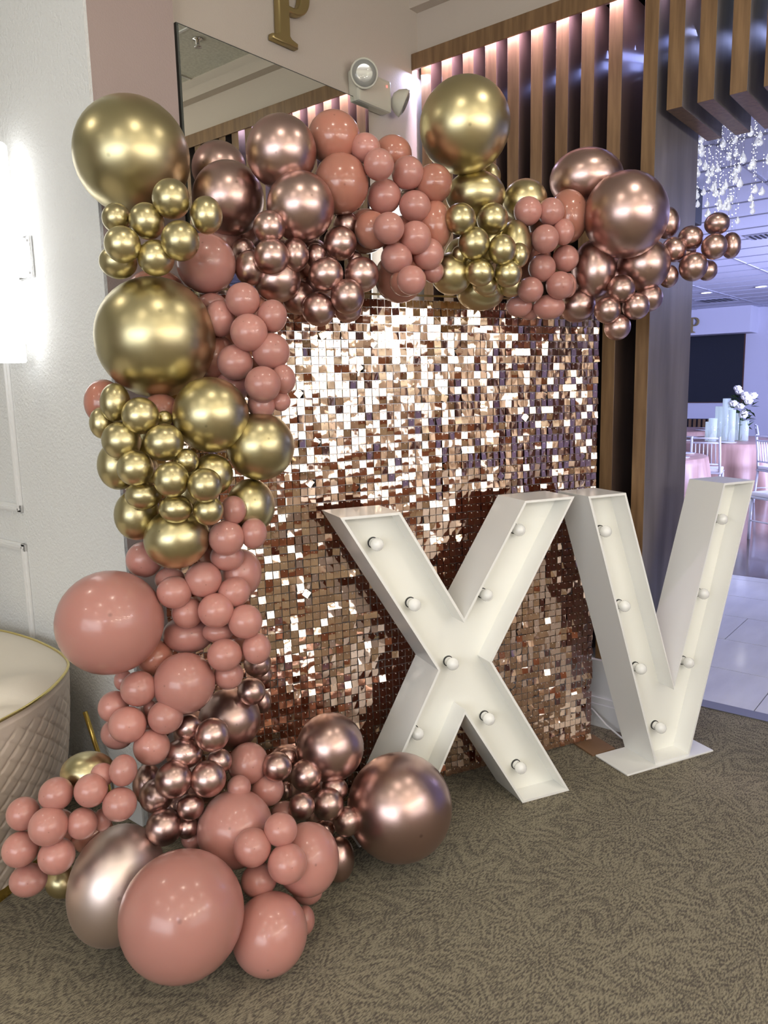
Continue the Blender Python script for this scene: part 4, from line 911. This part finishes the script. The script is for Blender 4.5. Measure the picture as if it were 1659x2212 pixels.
# ================================================================ BALLROOM BEYOND THE OPENING
XB0, XB1, YB0, YB1, ZB = 3.95, 17.3, -4.0, 8.0, 3.1
struct('threshold_strip', B(3.84, 3.93, -1.7, 1.24, 0, .006), M['threshold'])
fl = struct('floor_tiled', B(3.87, 6.78, -4.0, 8.0, -.08, -.004), M['grout'])
xs = [3.93, 4.452, 4.995, 5.538, 6.085, 6.63]
nt_ = 0
for i in range(5):
    for k in range(-3, 8):
        y0 = .885+ (k-1)*1.09 - .33*i; y1 = y0+1.085
        o = obj('floor_tile', B(xs[i]+.003, xs[i+1]-.003, max(-4, y0), min(8, y1), -.01, .001), M['marble'], fl)
o = obj('floor_tile', B(6.633, 6.775, -4, 8, -.01, .001), M['marble'], fl)
struct('floor_dance', B(6.78, 17.3, -4, 8, -.08, .002), M['wood_floor'])
struct('wall_far', B(17.3, 17.5, -4, 8, 0, ZB+.1), M['wall_lavender'])
struct('wall_soffit', B(16.7, 17.3, 4.21, 8, 2.585, ZB), M['wall_lavender'])
struct('wall_ballroom_side', B(3.87, 17.3, 8, 8.15, 0, ZB+.6), M['wall_lavender'])
struct('wall_ballroom_right', B(3.87, 17.3, -4.15, -4, 0, ZB+.6), M['wall_lavender'])
struct('wall_ballroom_front', B(3.87, 3.95, YM, 8, 0, ZC), M['wall_lavender'])
struct('wall_ballroom_front_right', B(3.87, 3.95, -4, -1.7, 0, ZC), M['wall_lavender'])
struct('ceiling_ballroom', B(3.95, 17.4, -4, 8, ZB, ZB+.1), M['ceiling_ballroom'])
g = bmesh.new()
for i in range(23): box(g, 4.1+i*.61, 4.122+i*.61, -4, 8, ZB-.008, ZB)
for i in range(11): box(g, 3.95, 17.3, -3.3+i*1.22, -3.278+i*1.22, ZB-.008, ZB)
struct('trim_5', g, M['grid_line'])
t = empty('ceiling_vent', 'grey slotted air vent in the ballroom ceiling beside the far tip balloons', 'vent', (8.9, 2.16, ZB))
obj('vent_frame', B(-.15, .15, -.15, .15, -.012, 0), M['grid_line'], t)
for i in range(5): obj('slat', B(-.12, .12, -.11+i*.05, -.09+i*.05, -.018, -.010), M['screen_black'], t)
t = empty('ceiling_vent', 'grey slotted air vent in the ballroom ceiling above the black screen', 'vent', (15.1, 4.4, ZB))
obj('vent_frame', B(-.3, .3, -.3, .3, -.012, 0), M['grid_line'], t)
for i in range(5): obj('slat', B(-.25, .25, -.22+i*.1, -.18+i*.1, -.018, -.010), M['screen_black'], t)
for (x, y, wh) in ((13.74, 4.18, 'nearer the end post'), (13.6, 3.30, 'farther from the end post')):
    t = empty('ballroom_downlight', 'small lit downlight in the ballroom ceiling, ' + wh, 'ceiling light', (x, y, ZB))
    obj('bezel', lathe(bmesh.new(), [(.085, 0), (.10, -.01), (.075, -.008)], 20), M['paint_white'], t, True)
    obj('diffuser', lathe(bmesh.new(), [(.08, -.005), (0, -.008)], 20), M['downlight_far'], t, True)
t = empty('video_wall', 'large black screen on the far ballroom wall', 'screen', (17.3, 6.0, 1.9))
obj('screen_panel', B(-.06, -.02, -1.55, 1.4, -.70, .745), M['screen_black'], t)
obj('screen_frame', B(-.03, 0, -1.57, 1.42, -.72, .765), M['door_leaf'], t)
out, inn = p_letter(.30)
o = curve_letter('soffit_letter', out, inn, .02, M['brass'], .004); o.rotation_euler = (PI/2, 0, -PI/2); o.location = (16.68, 5.40, 2.635)
tag(o, 'small brass letter P on the white soffit above the black screen', 'wall letter')
bm = bmesh.new(); prism(bm, [(0, 0), (.05, 0), (.03, .09), (0, .09)], -.01, .01)
o = obj('soffit_apostrophe', bm, M['brass']); o.rotation_euler = (0, 0, -PI/2); o.location = (16.68, 5.44, 2.84)
tag(o, 'small brass mark left of the letter P on the soffit', 'wall letter')
t = empty('slatted_dado', 'low timber slat panel on the far ballroom wall', 'panel', (17.28, 6.3, 0))
obj('dado_backing', B(-.03, 0, -1.35, 1.2, 0, .84), M['black_back'], t)
for i in range(26): obj('slat', B(-.06, -.03, -1.35+i*.098, -1.30+i*.098, 0, .83), M['oak'], t)
# tables with satin cloths
def banquet_table(loc, r, label, seed):
    t = empty('banquet_table', label.replace('cloth', 'table'), 'table', loc)
    obj('tabletop', lathe(bmesh.new(), [(0, .72), (r-.01, .72), (r-.01, .745), (0, .745)], 32), M['plate_white'], t)
    for a in range(4):
        obj('leg', tube(bmesh.new(), [(math.cos(a*PI/2+.7)*r*.7, math.sin(a*PI/2+.7)*r*.7, .72), (math.cos(a*PI/2+.7)*r*.75, math.sin(a*PI/2+.7)*r*.75, 0)], .015, 6), M['wire_silver'], t)
    bm = bmesh.new(); seg = 96; rn = random.Random(seed); ph = rn.random()*6; rings = []
    for (rr, z, wv) in ((0, .752, 0), (r*.5, .752, 0), (r*.99, .752, 0), (r+.008, .745, .0), (r+.02, .66, .006), (r+.04, .45, .022), (r+.07, .2, .035), (r+.09, .012, .045)):
        if rr == 0: rings.append([bm.verts.new((0, 0, z))]); continue
        rings.append([bm.verts.new(((rr+wv*(math.sin(18*2*PI*i/seg+ph)+.5*math.sin(7*2*PI*i/seg)))*math.cos(2*PI*i/seg), (rr+wv*(math.sin(18*2*PI*i/seg+ph)+.5*math.sin(7*2*PI*i/seg)))*math.sin(2*PI*i/seg), z)) for i in range(seg)])
    for a, b in zip(rings, rings[1:]):
        for i in range(seg):
            j = (i+1) % seg
            bm.faces.new(([a[0]] if len(a) == 1 else [a[i], a[j]])+[b[j], b[i]])
    o = obj('tablecloth', bm, M['satin_pink'], None, True); o.location = loc
    tag(o, label, 'tablecloth', 'pink satin tablecloths')
    for k in range(6):
        a = k*PI/3+.2
        p = obj('plate', lathe(bmesh.new(), [(0, 0), (.10, .002), (.135, .012), (.13, .014), (.09, .006), (0, .006)], 24), M['plate_white'], None, True)
        p.location = (loc[0]+math.cos(a)*(r-.22), loc[1]+math.sin(a)*(r-.22), .754)
        tag(p, 'white charger plate on the ' + ('table with the tall centrepiece' if 'centrepiece' in label else 'table half hidden by the end post' if 'half' in label else 'farthest table below the screen'), 'plate', 'place settings on the ' + ('centrepiece table' if 'centrepiece' in label else 'half hidden table' if 'half' in label else 'farthest table'))
banquet_table((12.3, 3.3, 0), .95, 'pink satin cloth on the table with the tall centrepiece, right of the post', 1)
banquet_table((9.25, 3.55, 0), .80, 'pink satin cloth on the table half hidden by the end post', 2)
banquet_table((14.7, 5.0, 0), .9, 'pink satin cloth on the farthest table, below the black screen', 3)
def chair(loc, rz, label):
    t = empty('banquet_chair', label, 'chair', loc, rz, 'clear spindle-back chairs around the tables')
    m = M['chair_clear']
    obj('seat', B(-.2, .2, -.2, .2, .43, .455, .01), m, t)
    obj('seat_pad', B(-.19, .19, -.19, .19, .456, .50, .015), M['seat_white'], t)
    for x in (-.18, .18):
        obj('leg', tube(bmesh.new(), [(x, -.18, .43), (x, -.19, 0)], .016, 8), m, t, True)
        obj('leg', tube(bmesh.new(), [(x, .18, .43), (x, .22, 0)], .016, 8), m, t, True)
        obj('back_post', tube(bmesh.new(), [(x, .18, .43), (x*.97, .20, .7), (x*.93, .24, .92)], .016, 8), m, t, True)
    for z, y in ((.90, .236), (.84, .226), (.56, .188)): obj('rail', tube(bmesh.new(), [(-.17, y, z), (.17, y, z)], .012, 6), m, t, True)
    for k in range(6): obj('spindle', tube(bmesh.new(), [(-.125+k*.05, .188, .56), (-.12+k*.048, .226, .84)], .008, 6), m, t, True)
    for s in (-.18, .18): obj('stretcher', tube(bmesh.new(), [(s, -.19, .2), (s, .2, .2)], .009, 6), m, t, True)
    return t
chair((10.6, 3.12, 0), -1.4+PI, 'clear spindle-back chair just right of the end post, facing the nearest table')
chair((11.1, 2.35, 0), -2.3+PI, 'clear spindle-back chair in front of the table with the centrepiece')
chair((8.5, 1.78, 0), 2.6, 'clear spindle-back chair at the right edge above the letter V')
chair((13.55, 3.0, 0), .3, 'clear spindle-back chair behind the table with the centrepiece')
chair((13.3, 5.2, 0), 2.0, 'clear spindle-back chair beside the farthest table')
chair((12.9, 1.95, 0), -.6, 'clear spindle-back chair beyond the centrepiece table, at the right edge')
# centrepiece: cylinder vases, risers and a bouquet
cx, cy = 12.1, 3.28
rv = random.Random(3)
vs = [(-.28, .14, .34, .06), (-.20, -.10, .46, .05), (-.06, .02, .62, .055), (.06, .16, .50, .05), (.12, -.08, .40, .055), (.22, .05, .56, .05), (.02, -.22, .30, .06), (-.12, .24, .28, .05)]
wh = ['shortest at the left', 'tall one at front left', 'tallest one in the middle', 'behind the middle', 'low one at front right', 'tall one at the right', 'front one near the table edge', 'small one at back left']
for (dx, dy, h, r), q in zip(vs, wh):
    o = obj('glass_vase', lathe(bmesh.new(), [(0, 0), (r, 0), (r, h), (r-.005, h), (r-.005, .012), (0, .012)], 20), M['glass_vase'], None, True)
    o.location = (cx+dx, cy+dy, .754); tag(o, 'glass cylinder vase with its own faint glow in the table centrepiece, ' + q, 'vase', 'glass cylinders of the centrepiece')
t = empty('flower_bouquet', 'tall bouquet of white roses and green leaves on the centrepiece', 'flowers', (cx+.05, cy-.16, 1.27))
obj('stem', tube(bmesh.new(), [(0, 0, -.15), (0, 0, -.51)], .02, 8), M['leaf_green'], t, True)
for k in range(13):
    a = rv.uniform(0, 6.28); r = rv.uniform(.04, .17); z = rv.uniform(-.16, .24)
    p = Vector((r*math.cos(a), r*math.sin(a), z)); s = rv.uniform(.055, .08)
    bm = bmesh.new()
    for L in range(3):
        for q in range(5):
            aa = q*2*PI/5+L*.6; rr = s*(.35+.3*L)
            c_ = Vector((math.cos(aa)*rr*.6, math.sin(aa)*rr*.6, s*(.35-.18*L)))
            bmesh.ops.create_uvsphere(bm, u_segments=6, v_segments=4, radius=s*.55, matrix=Matrix.Translation(p+c_) @ Matrix.Rotation(aa, 4, 'Z') @ Matrix.Rotation(.6, 4, 'Y') @ Matrix.Diagonal((.35, .9, 1, 1)))
    obj('rose', bm, M['petal_white'], t, True)
for k in range(60):
    a = rv.uniform(0, 6.28); r = rv.uniform(.02, .14); z = rv.uniform(-.32, .14)
    bm = bmesh.new(); q = [(0, 0, 0), (.05, .035, .01), (.13, 0, 0), (.05, -.035, .01)]
    f = [bm.verts.new(v) for v in q]; bm.faces.new(f)
    bmesh.ops.solidify(bm, geom=bm.faces, thickness=.002)
    bmesh.ops.transform(bm, verts=bm.verts, matrix=Matrix.Translation((r*math.cos(a), r*math.sin(a), z)) @ Matrix.Rotation(a, 4, 'Z') @ Matrix.Rotation(rv.uniform(-.8, .8), 4, 'Y'))
    obj('leaf', bm, M['leaf_green'], t)
# chandelier of hanging crystal drops
t = empty('crystal_chandelier', 'crystal chandelier of hanging glass drops seen below the timber fins', 'chandelier', (4.69, 1.33, ZB))
obj('canopy', lathe(bmesh.new(), [(0, 0), (.20, 0), (.20, -.035), (.18, -.045), (0, -.045)], 32), M['chrome'], t, True)
rc = random.Random(21)
def drop_mesh(s):
    bm = lathe(bmesh.new(), [(0, .022*s), (.004*s, .014*s), (.011*s, .002*s), (.013*s, -.006*s), (.009*s, -.014*s), (0, -.019*s)], 8)
    me = bpy.data.meshes.new('crystal_drop'); bm.to_mesh(me); bm.free(); me.materials.append(M['crystal']); return me
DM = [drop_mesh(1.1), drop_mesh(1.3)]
wires, beads = bmesh.new(), bmesh.new()
for k in range(66):
    a = rc.uniform(0, 6.28); r = .195*math.sqrt(rc.random()); zlow = -.60*(1-(r/.26)**1.6)-.13; z = zlow*(.25+.75*rc.random())-.03 if rc.random() < .8 else zlow-.03
    x, y = r*math.cos(a), r*math.sin(a)
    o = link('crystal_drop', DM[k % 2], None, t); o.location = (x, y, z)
    box(wires, x-.0004, x+.0004, y-.0004, y+.0004, z+.02, -.04)
    m2 = int((-.05-z)/.02)
    for q in range(m2):
        if rc.random() < .42:
            bmesh.ops.create_icosphere(beads, subdivisions=1, radius=rc.choice((.0026, .0036)), matrix=Matrix.Translation((x, y, z+.028+q*.02)))
o = obj('hanging_wires', wires, M['wire_silver'], t); o['kind'] = 'stuff'
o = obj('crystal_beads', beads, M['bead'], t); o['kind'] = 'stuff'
t = empty('ceiling_speaker', 'black box speaker under the ballroom ceiling beside the end post', 'speaker', (6.25, 2.15, 2.95))
obj('cabinet', B(-.12, .12, -.16, .16, -.14, .12, .01), M['screen_black'], t)
obj('mount', B(-.02, .02, -.02, .02, .12, .15), M['screen_black'], t)
